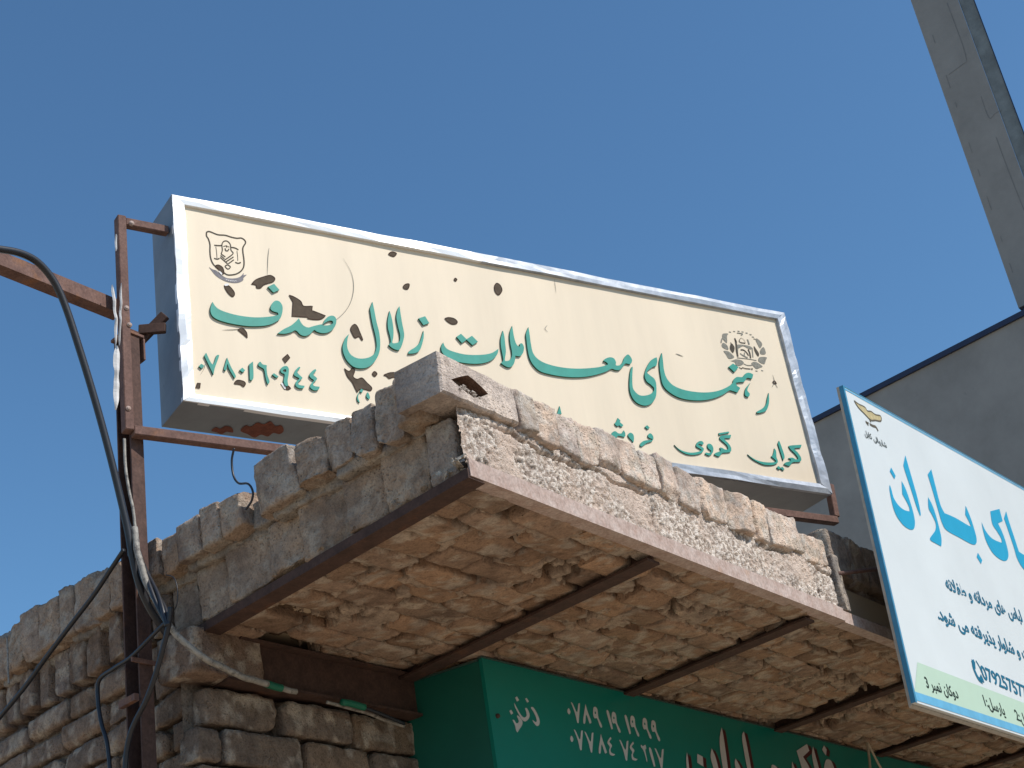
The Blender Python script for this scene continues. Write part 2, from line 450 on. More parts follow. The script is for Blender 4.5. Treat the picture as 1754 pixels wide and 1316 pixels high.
def field(name, parent, m, u, v, fmap, bl, bh, jw, seed, depth=.010, rough=.004, tilt=.004, jag=.35,
          bcol=BR, mcol=MO, miss=.06, bond=.5, squeeze=0.0, cvar=.14, fine=.002):
    """height-field masonry: u along courses, v across; fmap(u,v,h)->world, h outward"""
    U, V = np.meshgrid(u, v, indexing='ij'); P = np.stack([U, V, np.full_like(U, seed * 3.7)], -1)
    wu = U + .009 * fbm(P, 14, 3, seed); wv = V + .007 * fbm(P, 10, 3, seed + 5) + .003 * fbm(P, 45, 2, seed + 6)
    row = np.floor(wv / bh).astype(np.int64); fv = wv / bh - row
    zero = np.zeros_like(row)
    sh = _h(row, zero, zero, seed + 1) * .35 * bl + (row % 2) * bond * bl
    scl = .85 + .3 * _h(row, zero, zero + 3, seed + 2)
    uu = (wu + sh) / (bl * scl) + 40; ci = np.floor(uu).astype(np.int64); fu = uu - ci
    r1 = _h(row, ci, zero, seed + 11); r2 = _h(row, ci, zero + 1, seed + 12); r3 = _h(row, ci, zero + 2, seed + 13); r4 = _h(row, ci, zero + 4, seed + 14)
    du = np.minimum(fu, 1 - fu) * bl * scl; dv = np.minimum(fv, 1 - fv) * bh
    e = np.minimum(du, dv) + .0035 * fbm(P, 70, 2, seed + 8) * jag * 2
    inb = sstep(e, jw * .35, jw * 1.0 + .004)
    h = inb * depth + (r1 - .5) * .006 * inb + inb * ((fu - .5) * (r2 - .5) + (fv - .5) * (r3 - .5)) * tilt * 4
    h = h + rough * fbm(P, 38, 4, seed + 20) + fine * fbm(P, 170, 3, seed + 21)
    sq = sstep(fbm(P, 26, 3, seed + 30), .1, .6) * (1 - inb)
    h = h + sq * (depth + squeeze) * 1.1
    gone = (r4 < miss)[...] * inb; h = h - gone * .012 * (1 + .5 * fbm(P, 50, 2, seed + 31))
    pit = sstep(fbm(P, 60, 3, seed + 33), .55, .8); h = h - pit * .006
    c = np.array(bcol) * (1 + (r2 - .5) * 2 * cvar)[..., None] * np.stack([1 + (r3 - .5) * .12, np.ones_like(r3), 1 - (r3 - .5) * .14], -1)
    k = np.clip((1 - inb) + sstep(fbm(P, 18, 4, seed + 40), .2, .6) * .75, 0, 1)[..., None]
    c = c * (1 - k) + np.array(mcol) * (1 + .12 * fbm(P, 30, 2, seed + 44))[..., None] * k
    X = fmap(U, V, h)
    nu, nv = len(u), len(v); I = np.arange(nu * nv).reshape(nu, nv)
    F = np.stack([I[:-1, :-1], I[1:, :-1], I[1:, 1:], I[:-1, 1:]], -1).reshape(-1, 4)
    return mesh_np(name, X.reshape(-1, 3), F, m, parent, c.reshape(-1, 3), True)

# ------------------------------------------------------------------ the brick corner shop
bld = thing('brick_shop', 'rough brick corner shop with crumbling parapet and flat brick canopy on rusty joists', 'shop building', W(0, .95, 0))
TW = .95                     # t of the street wall
core = MB()
core.stz(.03, 7, TW + .03, 5, 0, 2.98); core.build('inner_wall', M['ground'], bld)
cs = MB(); cs.stz(.03, 7, .035, TW + .028, 2.836, 2.93); cs.build('canopy_slab', M['ground'], bld)
# side wall (left of the corner), street wall under the lintel
fl = lambda U, V, h: W(-h, U, V)
fs = lambda U, V, h: W(U, TW - h, V)
def brick_wall(name, u0, u1, z1, z0, pos, ax, bl, bh, gap, seed, col, cell=.009):
    """courses of single rough bricks from z1 downwards; pos(u,z,out)->(s,t,z)"""
    rr_ = random.Random(seed); mb = MB(); z = z1; k = 0
    while z > z0:
        h = bh * rr_.uniform(.93, 1.05); u = u0 - rr_.uniform(0, bl)
        while u < u1:
            w = bl * rr_.choice((1, 1, .95, .9, .52, 1.05, .75)); a0, a1 = max(u, u0), min(u + w, u1)
            if a1 - a0 > .03:
                rough_brick(mb, rr_, pos((a0 + a1) / 2, z - h / 2 + rr_.uniform(-.002, .002), rr_.uniform(-.005, .005)), ((a1 - a0) / 2 - rr_.uniform(.001, .005), .03, h / 2 - rr_.uniform(.002, gap)), ax(rr_), .014, .006, rng_col(rr_, col, .13), cell, 2)
            u += w + rr_.uniform(.003, .009)
        z -= h + rr_.uniform(.002, .006); k += 1
    return mb.build(name, M['brick'], bld, True)
AXS = lambda q: np.array([B, -NB, Z]) @ np.eye(3)
def side_ax(q):
    R = np.array(Matrix.Rotation(rad(q.uniform(-1.6, 1.6)), 3, Vector(NB))); return np.array([B, NB, Z]) @ R.T
def front_ax(q):
    R = np.array(Matrix.Rotation(rad(q.uniform(-1.2, 1.2)), 3, Vector(NA))); return np.array([A, NA, Z]) @ R.T
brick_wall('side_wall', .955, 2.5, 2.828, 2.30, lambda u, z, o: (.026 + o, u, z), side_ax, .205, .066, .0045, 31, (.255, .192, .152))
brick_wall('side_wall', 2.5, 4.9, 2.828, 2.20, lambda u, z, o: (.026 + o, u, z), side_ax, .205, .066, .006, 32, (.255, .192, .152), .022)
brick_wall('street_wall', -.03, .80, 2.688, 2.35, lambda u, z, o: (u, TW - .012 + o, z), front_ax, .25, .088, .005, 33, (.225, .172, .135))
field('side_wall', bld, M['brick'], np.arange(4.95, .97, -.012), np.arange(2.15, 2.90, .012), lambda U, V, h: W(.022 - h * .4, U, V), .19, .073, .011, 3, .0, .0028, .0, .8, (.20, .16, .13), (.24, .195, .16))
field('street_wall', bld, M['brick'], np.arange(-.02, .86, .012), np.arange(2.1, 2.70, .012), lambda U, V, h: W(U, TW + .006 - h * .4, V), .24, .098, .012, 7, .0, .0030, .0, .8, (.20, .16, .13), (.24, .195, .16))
field('side_wall_base', bld, M['brick'], np.arange(5.0, .93, -.03), np.arange(0, 2.21, .03), lambda U, V, h: W(-h * .4, U, V), .19, .073, .010, 4)
field('street_wall_base', bld, M['brick'], np.arange(-.02, 7, .03), np.arange(0, 2.11, .03), lambda U, V, h: W(U, TW - h * .4, V), .24, .098, .010, 8)
r = random.Random(5)
# dog-tooth course under the side parapet
dt = MB(); t = .99
while t < 4.8:
    w = r.uniform(.062, .085)
    rough_brick(dt, r, (r.uniform(.022, .034), t + w / 2, 2.893 + r.uniform(-.006, .006)), (.05, w / 2 - .003, .056), axes(0, r.uniform(-9, 3), r.uniform(-16, -4)), col=rng_col(r, (.265, .2, .16)))
    t += w + r.uniform(.004, .03)
dt.build('dogtooth_course', M['brick'], bld, True)
bk = MB(); bk.stz(.04, .3, TW, 5, 2.83, 2.98); bk.build('parapet_core', M['ground'], bld)
# canopy side course (second row)
row2 = MB(); edges = [.024, .105, .235, .355, .50, .62, .77, .885, .99]
for i in range(len(edges) - 1):
    w = edges[i + 1] - edges[i]
    rough_brick(row2, r, (.053, edges[i] + w / 2, 2.882 + r.uniform(-.003, .003)), (.055, w / 2 - r.uniform(.001, .004), .063 + r.uniform(-.003, .003)), axes(r.uniform(-3, 3), r.uniform(-2, 2)),
                .018, .007, rng_col(r, (.38, .305, .25), .08), chips=2)
row2.build('canopy_side_course', M['brick'], bld, True)
# top rowlock course of the side, canopy corner to the far end
top = MB()
edges = [.012, .058, .135, .207, .274, .363, .455, .60]
for i in range(len(edges) - 1):
    w = edges[i + 1] - edges[i]; tl = (3.045, 3.048, 3.056, 3.044, 3.046, 3.046, 3.066)[i]; bt = (2.965, 2.94, 2.935, 2.935, 2.95, 2.94, 2.945)[i]
    if i == 0: continue
    rough_brick(top, r, (.012 + r.uniform(-.006, .006), edges[i] + w / 2, (tl + bt) / 2), (.063, w / 2 - r.uniform(.002, .005), (tl - bt) / 2), axes(r.uniform(-4, 4), r.uniform(-5, 1), r.uniform(-5, 5)),
                .014, .006, rng_col(r, (.385, .30, .24), .08), chips=3, dust=.25)
t = .655
while t < 4.9:
    w = r.uniform(.066, .086); hi = 3.045 + .035 * sstep(np.array(t), 1.08, 1.2) + r.uniform(-.006, .006)
    if 1.04 < t < 1.12: hi -= .0
    rough_brick(top, r, (.012 + r.uniform(-.008, .008), t + w / 2, (hi + 2.948) / 2), (.063, w / 2 - r.uniform(.001, .003), (hi - 2.948) / 2), axes(r.uniform(-3, 3), r.uniform(-4, 2), r.uniform(-4, 4)),
                .014, .006, rng_col(r, (.39, .295, .23), .10), chips=2, dust=.15)
    t += w + r.uniform(.0, .004)
top.build('side_parapet', M['brick'], bld, True)
mo = MB()    # mortar bed seen in the gap of the side parapet and under the overhang
for t0, z0, hh in ((.625, 2.975, .03), (.2, 2.945, .014), (.42, 2.945, .013), (.75, 2.945, .013), (.95, 2.94, .014), (1.25, 2.945, .012), (1.6, 2.945, .012), (1.9, 2.945, .012)):
    rough_brick(mo, r, (.05, t0, z0), (.065, .14 if hh < .02 else .03, hh), axes(), .012, .010, (.33, .29, .25), chips=0)
mo.build('parapet_mortar', M['brick'], bld, True)

# front parapet: stretcher at the corner with a lozenge hole, then rowlock headers
fp = MB()
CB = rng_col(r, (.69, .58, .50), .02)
fe = [.185, .25, .33, .40, .48, .56, .65, .72, .81, .91, 1.05, 1.17, 1.25, 1.43, 1.575]
for i in range(len(fe) - 1):
    w = fe[i + 1] - fe[i]; hi = 3.046 + r.uniform(-.008, .006) - .02 * (i == 13)
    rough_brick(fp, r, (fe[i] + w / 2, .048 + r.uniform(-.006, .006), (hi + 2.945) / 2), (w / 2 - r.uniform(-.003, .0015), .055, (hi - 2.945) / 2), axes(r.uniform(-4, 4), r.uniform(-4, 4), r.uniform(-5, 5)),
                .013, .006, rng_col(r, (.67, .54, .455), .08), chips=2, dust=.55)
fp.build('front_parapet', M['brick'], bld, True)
# corner brick built round its lozenge hole
def corner_brick():
    tf = -.014
    org = W(-.062, tf, 2.952); KF = Face(org, NA, A)
    lp = []
    for (x0, y0), (x1, y1) in (((.0, .0), (.245, .002)), ((.245, .002), (.243, .083)), ((.243, .083), (.002, .090)), ((.002, .090), (0, 0))):
        for k in range(24):
            t_ = k / 24; lp.append((x0 + (x1 - x0) * t_, y0 + (y1 - y0) * t_))
    lp = np.array(lp); lp = lp + .0022 * np.stack([fbm(np.c_[lp, 0 * lp[:, 0]], 45, 3, 61), fbm(np.c_[lp, 0 * lp[:, 0]], 45, 3, 62)], -1)
    ctr = lp.mean(0); ins = ctr + (lp - ctr) * np.array([.965, .90])
    ho = KF.loop([(772.5, 650), (787, 645.5), (801.5, 643), (812, 651), (825, 663), (836.5, 675), (824, 680), (812, 681.5), (797, 671), (784, 660)])
    mb = MB(); cf = np.array(CB)
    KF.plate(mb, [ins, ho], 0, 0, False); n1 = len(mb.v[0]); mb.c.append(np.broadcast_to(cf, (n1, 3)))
    m_ = len(lp)     # rounded arris, body with the end's shade darkened into its colour, hole lining
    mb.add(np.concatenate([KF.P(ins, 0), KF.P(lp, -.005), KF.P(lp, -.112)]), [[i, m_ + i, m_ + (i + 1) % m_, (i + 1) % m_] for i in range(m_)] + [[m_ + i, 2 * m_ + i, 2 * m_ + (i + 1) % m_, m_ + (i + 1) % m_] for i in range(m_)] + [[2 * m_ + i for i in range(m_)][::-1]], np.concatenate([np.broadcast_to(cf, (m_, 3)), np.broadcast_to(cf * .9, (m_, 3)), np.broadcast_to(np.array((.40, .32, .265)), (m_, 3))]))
    h_ = len(ho)
    mb.add(np.concatenate([KF.P(ho, 0), KF.P(ho, -.028)]), [[i, (i + 1) % h_, h_ + (i + 1) % h_, h_ + i] for i in range(h_)], (.27, .17, .125))
    mb.add(KF.P(ho, -.028), [list(range(h_))], (.30, .22, .17))
    rr_ = random.Random(4)
    for k in range(26):            # mortar crumbs caught in the hole
        f_ = rr_.random(); q_ = KF.uv(784 + 38 * f_ + rr_.uniform(-4, 3), 659 + 20 * f_ + rr_.uniform(-2, 4)); c_ = KF.P(q_, -.001 - rr_.uniform(0, .012))[0]; r_ = rr_.uniform(.003, .006)
        vs = [c_ + r_ * np.array(v_) * rr_.uniform(.7, 1.3) for v_ in ((1, 0, 0), (-1, 0, 0), (0, 1, 0), (0, -1, 0), (0, 0, 1), (0, 0, -1))]
        mb.add(vs, [[0, 2, 4], [2, 1, 4], [1, 3, 4], [3, 0, 4], [2, 0, 5], [1, 2, 5], [3, 1, 5], [0, 3, 5]], (.55, .47, .40))
    return mb.build('corner_brick', M['brick'], bld)
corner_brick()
# rough mortar course between iron and headers
def mortar_course(name, s0, s1, tfront, z0, z1, seed, base, light, amp=1.0):
    u = np.arange(s0, s1 + .001, .0029); v = np.arange(z0, z1 + .001, .0029)
    U, V = np.meshgrid(u, v, indexing='ij'); P = np.stack([U, V, 0 * U + seed], -1)
    peb = fbm(P, 95, 3, seed, .6); lump = fbm(P, 16, 3, seed + 4); fine = fbm(P, 240, 2, seed + 5)
    ridge = 1 - np.abs(fbm(P, 60, 2, seed + 2)) * 2.2
    sm = sstep(fbm(P * np.array([.6, 1, 1]), 11, 3, seed + 33), -.05, .35); peb = fbm(P, 150, 3, seed, .65) * (1 - .65 * sm)
    h = amp * (.0026 * peb + .0060 * lump + .0012 * fine - .004 * sstep(ridge, .75, 1) * (1 - sm))
    crack = sstep(np.abs(V - (z1 - .028) - .010 * fbm(P, 13, 3, seed + 8)) , 0.0, .006)
    crack = np.maximum(crack, sstep(fbm(P, 7, 2, seed + 12), -.1, .15))
    h = h - (1 - crack) * .018
    for js in (.31, .685, 1.19, 1.5):
        j = 1 - sstep(np.abs(U - js - .006 * fbm(P, 30, 2, seed + 15)), .0, .005); h = h - j * .012
    top_in = sstep(V, z1 - .012, z1); h = h - top_in * .01
    k = (sstep(peb + .5 * fine, -.45, .35) * (1 - .6 * sstep(ridge, .7, 1)))[..., None]
    c = np.array(base) * (1 - k) + np.array(light) * k
    p2 = np.clip(sstep(fbm(P, 22, 3, seed + 22), .25, .55) * .7 + sm * .75, 0, .9)[..., None]
    c = c * (1 - p2) + np.array(base) * 1.6 * p2
    X = W(U, tfront - h, V); nu, nv = len(u), len(v); I = np.arange(nu * nv).reshape(nu, nv)
    F = np.stack([I[:-1, :-1], I[1:, :-1], I[1:, 1:], I[:-1, 1:]], -1).reshape(-1, 4)
    mesh_np(name, X.reshape(-1, 3), F, M['plaster'], bld, c.reshape(-1, 3), True)
mortar_course('front_course', .0, 1.60, .005, 2.828, 2.962, 51, (.42, .33, .27), (.84, .735, .64))
# second stretch of parapet past the seam
f2 = MB(); s = 1.66
while s < 4.6:
    w = r.uniform(.07, .13)
    rough_brick(f2, r, (s + w / 2, .075 + r.uniform(-.006, .006), 3.018 + r.uniform(-.005, .005)), (w / 2 - .001, .055, .072), axes(r.uniform(-3, 3), r.uniform(-4, 4), r.uniform(-5, 5)),
                .013, .006, rng_col(r, (.30, .24, .20), .1), chips=3)
    s += w + r.uniform(0, .006)
f2.build('front_parapet', M['brick'], bld, True)
mortar_course('front_course', 1.62, 4.6, .045, 2.828, 2.965, 57, (.24, .19, .16), (.34, .28, .24))
sl_ = MB(); rough_brick(sl_, r, (1.632, .055, 2.915), (.022, .058, .083), axes(0, 0, 4), .008, .004, (.27, .235, .21), chips=1)
rough_brick(sl_, r, (1.60, .07, 2.995), (.035, .05, .05), axes(8, 0, 8), .012, .006, (.30, .25, .22), chips=2)
sl_.build('parapet_end', M['brick'], bld, True)
rb = MB(); rb.tube([W(1.64, .0, 2.942), W(2.05, .0, 3.045)], .006); rb.build('parapet_rod', M['rust'], bld, True)

cr = MB(); rc = random.Random(12)
for k in range(26):
    c_ = (rc.uniform(-.012, .004), abs(rc.gauss(.03, .04)) if k < 14 else rc.uniform(.05, .85), 2.826 + rc.uniform(-.004, .014) * (1 if k < 14 else .4)); q_ = rc.uniform(.004, .011)
    rough_brick(cr, rc, c_, (q_ * .8, q_ * rc.uniform(.8, 1.8), q_ * .7), axes(rc.uniform(-40, 40), rc.uniform(-40, 40), rc.uniform(-60, 60)), .006, .008, (.62, .56, .48) if k < 14 else (.42, .33, .25), .004, 1)
cr.build('mortar_crumbs', M['brick'], bld)['kind'] = 'stuff'
# soffit of the canopy
def soffit(name, s0, s1, t0, t1, seed, res=.0032, bl=.205, bh=.078):
    u = np.arange(s0, s1, res); v = np.arange(t0, t1, res)
    U, V = np.meshgrid(u, v, indexing='ij'); P = np.stack([U, V, 0 * U + seed], -1)
    wu = U + .016 * fbm(P, 9, 3, seed); wv = V + .012 * fbm(P, 7, 2, seed + 5) + .0045 * fbm(P, 34, 2, seed + 6)
    row = np.floor(wv / bh).astype(np.int64); fv = wv / bh - row; zero = np.zeros_like(row)
    sc = .8 + .45 * _h(row, zero, zero + 3, seed + 2)
    uu = (wu + _h(row, zero, zero, seed + 1) * bl) / (bl * sc) + 40; ci = np.floor(uu).astype(np.int64); fu = uu - ci
    R = [_h(row, ci, zero + k, seed + 11 + k) for k in range(6)]
    du = np.minimum(fu, 1 - fu) * bl * sc; dv = np.minimum(fv, 1 - fv) * bh
    e = np.minimum(du, dv) + .004 * fbm(P, 55, 2, seed + 8)
    openj = sstep(fbm(P, 12, 2, seed + 9) + .35 * fbm(P, 50, 2, seed + 10), -.02, .22)      # where the joint has lost its mortar
    crev = (1 - sstep(e, .0015, .0065)) * openj
    lip = (1 - sstep(e, .004, .016)) * (1 - openj)
    ragged = sstep(fbm(P, 30, 3, seed + 14), -.05, .12) * lip
    h = -.004 + .0035 * fbm(P, 30, 3, seed + 20) + .0015 * fbm(P, 120, 2, seed + 21)
    rid = sstep(fbm(P, 16, 3, seed + 14), -.12, .02) * sstep(fbm(P, 45, 2, seed + 15), -.35, .0)
    ragged = rid; slab = 0 * U; h = h + ragged * .0075 - (1 - rid) * .022
    for sb in (.69, 1.455, 2.36, 3.15, 3.9): h = h - .012 * (1 - sstep(np.abs(U - sb), .018, .034))
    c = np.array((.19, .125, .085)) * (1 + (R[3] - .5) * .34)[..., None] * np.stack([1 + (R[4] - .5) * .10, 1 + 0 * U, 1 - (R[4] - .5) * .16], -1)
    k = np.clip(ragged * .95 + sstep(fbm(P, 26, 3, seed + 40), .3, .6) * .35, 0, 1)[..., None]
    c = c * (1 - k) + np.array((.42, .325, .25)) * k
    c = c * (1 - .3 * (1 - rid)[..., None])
    X = W(U, V, 2.810 - h); nu, nv = len(u), len(v); I = np.arange(nu * nv).reshape(nu, nv)
    F = np.stack([I[:-1, :-1], I[1:, :-1], I[1:, 1:], I[:-1, 1:]], -1).reshape(-1, 4)
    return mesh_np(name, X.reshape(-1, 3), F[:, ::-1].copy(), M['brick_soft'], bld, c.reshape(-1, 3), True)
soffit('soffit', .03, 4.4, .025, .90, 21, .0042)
rq = random.Random(77); sf = MB(); tt = .012
while tt < .89:
    w = rq.uniform(.066, .084); u = .045 - rq.uniform(0, .12)
    while u < 4.3:
        ln_ = .205 * rq.choice((1, 1, 1.05, .9, .8, .55, 1.1)); a0 = max(u, .04); a1 = u + ln_; t_1 = min(tt + w, .895)
        if a1 - a0 > .05 and t_1 - tt > .03 and rq.random() > .035:
            R_ = np.array(Matrix.Rotation(rad(rq.uniform(-3, 3)), 3, Vector(Z))) @ np.array(Matrix.Rotation(rad(rq.uniform(-1.6, 1.6)), 3, Vector(B))) @ np.array(Matrix.Rotation(rad(rq.uniform(-7, 3)), 3, Vector(A)))
            rough_brick(sf, rq, ((a0 + a1) / 2, (tt + t_1) / 2 + rq.uniform(-.004, .004) , 2.824 + rq.uniform(-.004, .005)), ((a1 - a0) / 2 - rq.uniform(.001, .008), (t_1 - tt) / 2 - rq.uniform(.0, .005), .022),
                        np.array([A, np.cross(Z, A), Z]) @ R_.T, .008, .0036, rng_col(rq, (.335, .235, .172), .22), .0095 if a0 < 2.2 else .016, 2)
        u += ln_ + rq.uniform(.0, .010)
    tt += w + rq.uniform(.001, .007)
sf.build('soffit_bricks', M['brick_soft'], bld, True)
# steel edges and joists
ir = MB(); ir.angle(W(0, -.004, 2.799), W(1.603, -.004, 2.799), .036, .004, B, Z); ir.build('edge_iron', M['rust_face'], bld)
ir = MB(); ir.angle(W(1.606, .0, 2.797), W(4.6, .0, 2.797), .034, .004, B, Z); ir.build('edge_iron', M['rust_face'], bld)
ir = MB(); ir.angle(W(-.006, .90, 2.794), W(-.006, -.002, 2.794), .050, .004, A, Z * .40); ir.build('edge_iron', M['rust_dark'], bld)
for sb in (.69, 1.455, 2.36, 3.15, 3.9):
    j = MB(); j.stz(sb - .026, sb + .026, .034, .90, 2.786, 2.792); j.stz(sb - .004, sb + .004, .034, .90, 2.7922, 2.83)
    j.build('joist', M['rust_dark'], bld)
# lintel channel along the street wall with a cement stub at the corner
ln = MB(); t0 = .872
ln.stz(.10, .735, t0 + .02, t0 + .026, 2.70, 2.794); ln.stz(.10, .735, t0 - .005, t0 + .08, 2.794, 2.800); ln.stz(.06, .722, t0, t0 + .08, 2.694, 2.700)
ln.build('lintel_beam', M['rust_dark'], bld)
st_ = MB(); rough_brick(st_, r, (.055, .935, 2.752), (.105, .060, .052), axes(), .012, .006, (.25, .175, .13), chips=1); st_.build('cement_stub', M['brick'], bld, True)

# ------------------------------------------------------------------ the cream shop sign
SA = np.array([math.cos(rad(36.5)), math.sin(rad(36.5)), 0]); SN = np.cross(SA, Z)
q = ray(314, 686); q = q / np.hypot(q[0], q[1]); SBL = EYE + q * 3.3
sgn = thing('shop_sign', 'cream sign with green calligraphy and torn brown patches, mounted above the brick parapet', 'sign', SBL)
SF = Face(SBL, SN, SA)                     # front plane of the frame
corn = [SF.uv(*c) for c in ((314, 686), (1425.4, 846.6), (1342.4, 536), (294.3, 332.8))]   # BL BR TR TL
inn = [SF.uv(*c) for c in ((333, 676), (1406, 829.5), (1331, 546), (316, 350))]
def quad_ring(mb, face, o, i, d0, d1):
    for k in range(4):
        l = (k + 1) % 4
        # four mitred bars with a tiny gap at the mitre
        e = 0.004
        a0, a1, b0, b1 = o[k], o[l], i[k], i[l]
        a0_ = a0 + (a1 - a0) * e * .3; a1_ = a1 + (a0 - a1) * e * .3; b0_ = b0 + (b1 - b0) * e * .3; b1_ = b1 + (b0 - b1) * e * .3
        face.plate(mb, [np.array([a0_, a1_, b1_, b0_])], d0, d1)
cs_ = MB(); depth = .145
F_, K_ = SF.P(np.array(corn), -.004), SF.P(np.array(corn), -depth)
cs_.add(np.concatenate([F_, K_]), [[0, 4, 5, 1], [1, 5, 6, 2], [2, 6, 7, 3], [3, 7, 4, 0], [4, 7, 6, 5]])
cs_.build('case', M['case'], sgn)
# dented aluminium frame: strips along each side, slightly wavy
def frame_bar(mb, o0, o1, i0, i1, seed, n=40):
    v = []; f = []
    for k in range(n + 1):
        t = k / n; o = o0 + (o1 - o0) * t; i = i0 + (i1 - i0) * t
        w1 = .0022 * fbm(np.array([t * 9., seed, 0]), 1, 3, seed); w2 = .0022 * fbm(np.array([t * 13., seed, 5]), 1, 3, seed + 2)
        dr = (o - i) / np.linalg.norm(o - i)
        o = o + dr * .0018 * fbm(np.array([t * 17., seed, 9]), 1, 3, seed + 5)
        i = i + dr * .0012 * fbm(np.array([t * 11., seed, 12]), 1, 2, seed + 6)
        v += [SF.P(o, -.012)[0], SF.P(o, .001 + w1)[0], SF.P(o * .5 + i * .5, .0035 + w2)[0], SF.P(i, .002 + w1)[0], SF.P(i, -.0115)[0]]
    for k in range(n):
        for j in range(4): f.append([k * 5 + j, k * 5 + j + 1, k * 5 + j + 6, k * 5 + j + 5][::-1])
    mb.add(v, f)
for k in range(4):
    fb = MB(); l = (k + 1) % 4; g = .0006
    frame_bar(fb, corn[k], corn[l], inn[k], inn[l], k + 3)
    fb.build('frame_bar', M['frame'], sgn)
pn = MB(); SF.plate(pn, [np.array(inn) + np.array([(-.004, -.004), (.004, -.004), (.004, .004), (-.004, .004)])], 0, -.009, False)
PANEL = pn.build('face_panel', M['cream'], sgn)
FD = -.009
Z1 = (340, 460, 5.981); Z2 = (570, 500, 6.58); Z3 = (740, 540, 8.77); Z4 = (890, 540, 7.308); Z5 = (1070, 590, 6.264); Z6 = (1140, 720, 6.746)
Z7 = (1220, 550, 14.617); Z8 = (340, 380, 9.4); Z9 = (1020, 700, 14.617)
def put(face, mbs, spec, d0, d1, side=True, n=5):
    for zz, txt in spec:
        loops = [face.loop(smooth_loop(parse(x, *zz), n)) for x in txt.split('|')]
        face.plate(mbs, loops, d0, d1, side)
MAIN = [
 (Z1, "150,335* 175,375 215,410 300,445 420,475 560,493 680,492 780,480 825,468* 820,448 800,440 765,428 745,405 750,370 775,335 805,322 840,335 865,375 868,420 858,470 840,510 800,540 730,570 640,583 520,583 400,568 290,545 200,515 150,480 130,435 132,385"),
 (Z1, "780,150* 835,212* 775,240* 718,180*"),
 (Z1, "818,658* 880,615 950,580 1000,540 1035,503* 1055,545 1085,580 1130,598 1180,585 1240,570 1280,560 1300,520 1340,485 1385,478 1415,505 1415,560 1385,615 1330,650 1270,655 1220,640 1190,625 1150,665 1100,685 1050,670 1015,635 990,628 960,645 890,662|1268,576* 1310,545 1355,527 1383,537 1378,560 1330,576"),
 (Z2, "455,105* 475,200 500,330 530,450 542,560 535,660 505,740 455,805 395,845 320,855 240,835 170,770 130,690 118,620 130,560 155,505 190,468* 175,520 168,590 180,650 215,705 280,740 350,745 420,730 475,690 500,620 500,560 485,470 455,350 432,220 430,170"),
 (Z2, "648,208* 672,290 690,400 690,500 677,560* 690,573 740,565 765,535 765,470 745,390 725,280 740,190 760,155* 772,240 790,350 812,470 800,550 765,640 720,645 670,620 638,590* 660,560 655,500 630,400 628,310"),
 (Z2, "1030,430* 1033,500 1015,580 985,655 930,685 858,690* 870,660 940,615 985,565 1010,495"),
 (Z2, "1048,268* 1095,345* 1030,368* 975,292*"),
 (Z3, "180,400* 200,455 250,505 350,545 500,580 660,590 800,582 900,562 960,530 1008,495* 998,560 960,620 900,670 810,705 700,720 580,718 440,700 320,670 220,615 165,550 148,490 155,440"),
 (Z3, "445,270* 530,352* 610,300* 700,390* 620,442* 530,360* 460,410* 380,315*"),
 (Z3, "1075,222* 1095,300 1110,420 1120,540 1105,650 1110,682* 1170,670 1210,610 1210,530 1190,430 1178,320 1185,230 1215,150* 1230,250 1250,350 1280,430 1320,465 1333,448* 1328,425 1360,415 1392,470 1380,550 1340,605 1290,605 1262,598* 1258,660 1230,740 1175,775 1110,755 1045,710* 1080,670 1070,590 1045,450 1045,330"),
 (Z4, "120,143* 135,240 150,350 175,460 230,535 320,590 450,630 600,655 760,662 900,655 1020,640 1115,612* 1110,595 1085,575 1058,567* 1080,540 1140,520 1190,535 1215,580 1215,620 1260,620 1300,580 1320,530 1360,485 1395,510 1417,560 1395,605 1335,598 1300,640 1260,678 1210,678 1160,665 1090,700 980,735 850,762 700,770 550,760 400,735 270,695 185,620 135,530 110,420 95,300 90,220"),
 (Z4, "1725,520* 1732,570 1720,630* 1680,640 1625,680 1605,710 1640,745 1695,790 1718,850 1722,960 1705,1040 1650,1105 1570,1125 1480,1090 1420,1020 1390,930 1385,820 1395,700 1412,645 1425,650 1420,760 1425,890 1455,950 1510,995 1580,1000 1650,980 1690,940 1692,900* 1650,860 1600,820 1575,750 1585,690 1615,620 1665,550"),
 (Z4, "512,1130* 535,1230* 480,1230*"),
 (Z5, "408,85* 420,180 430,270 455,350 510,420 590,465 700,495 830,510 950,505 1050,480 1130,440 1170,405 1175,380 1210,345 1270,345 1310,305 1350,300 1388,318* 1375,365* 1320,355 1290,395 1240,400 1200,408* 1215,440 1245,465 1215,512* 1170,495 1130,490 1060,535 960,575 840,595 700,590 580,560 480,500 420,430 395,330 382,220 385,150"),
 (Z5, "1170,200* 1230,240* 1185,292* 1125,235*"),
 (Z5, "1358,408* 1335,450 1325,490 1350,525 1340,555 1310,550 1297,520 1310,465"),
 (Z5, "1555,515* 1558,600 1548,660 1520,710 1440,732 1430,715 1490,680 1525,640 1540,570"),
]
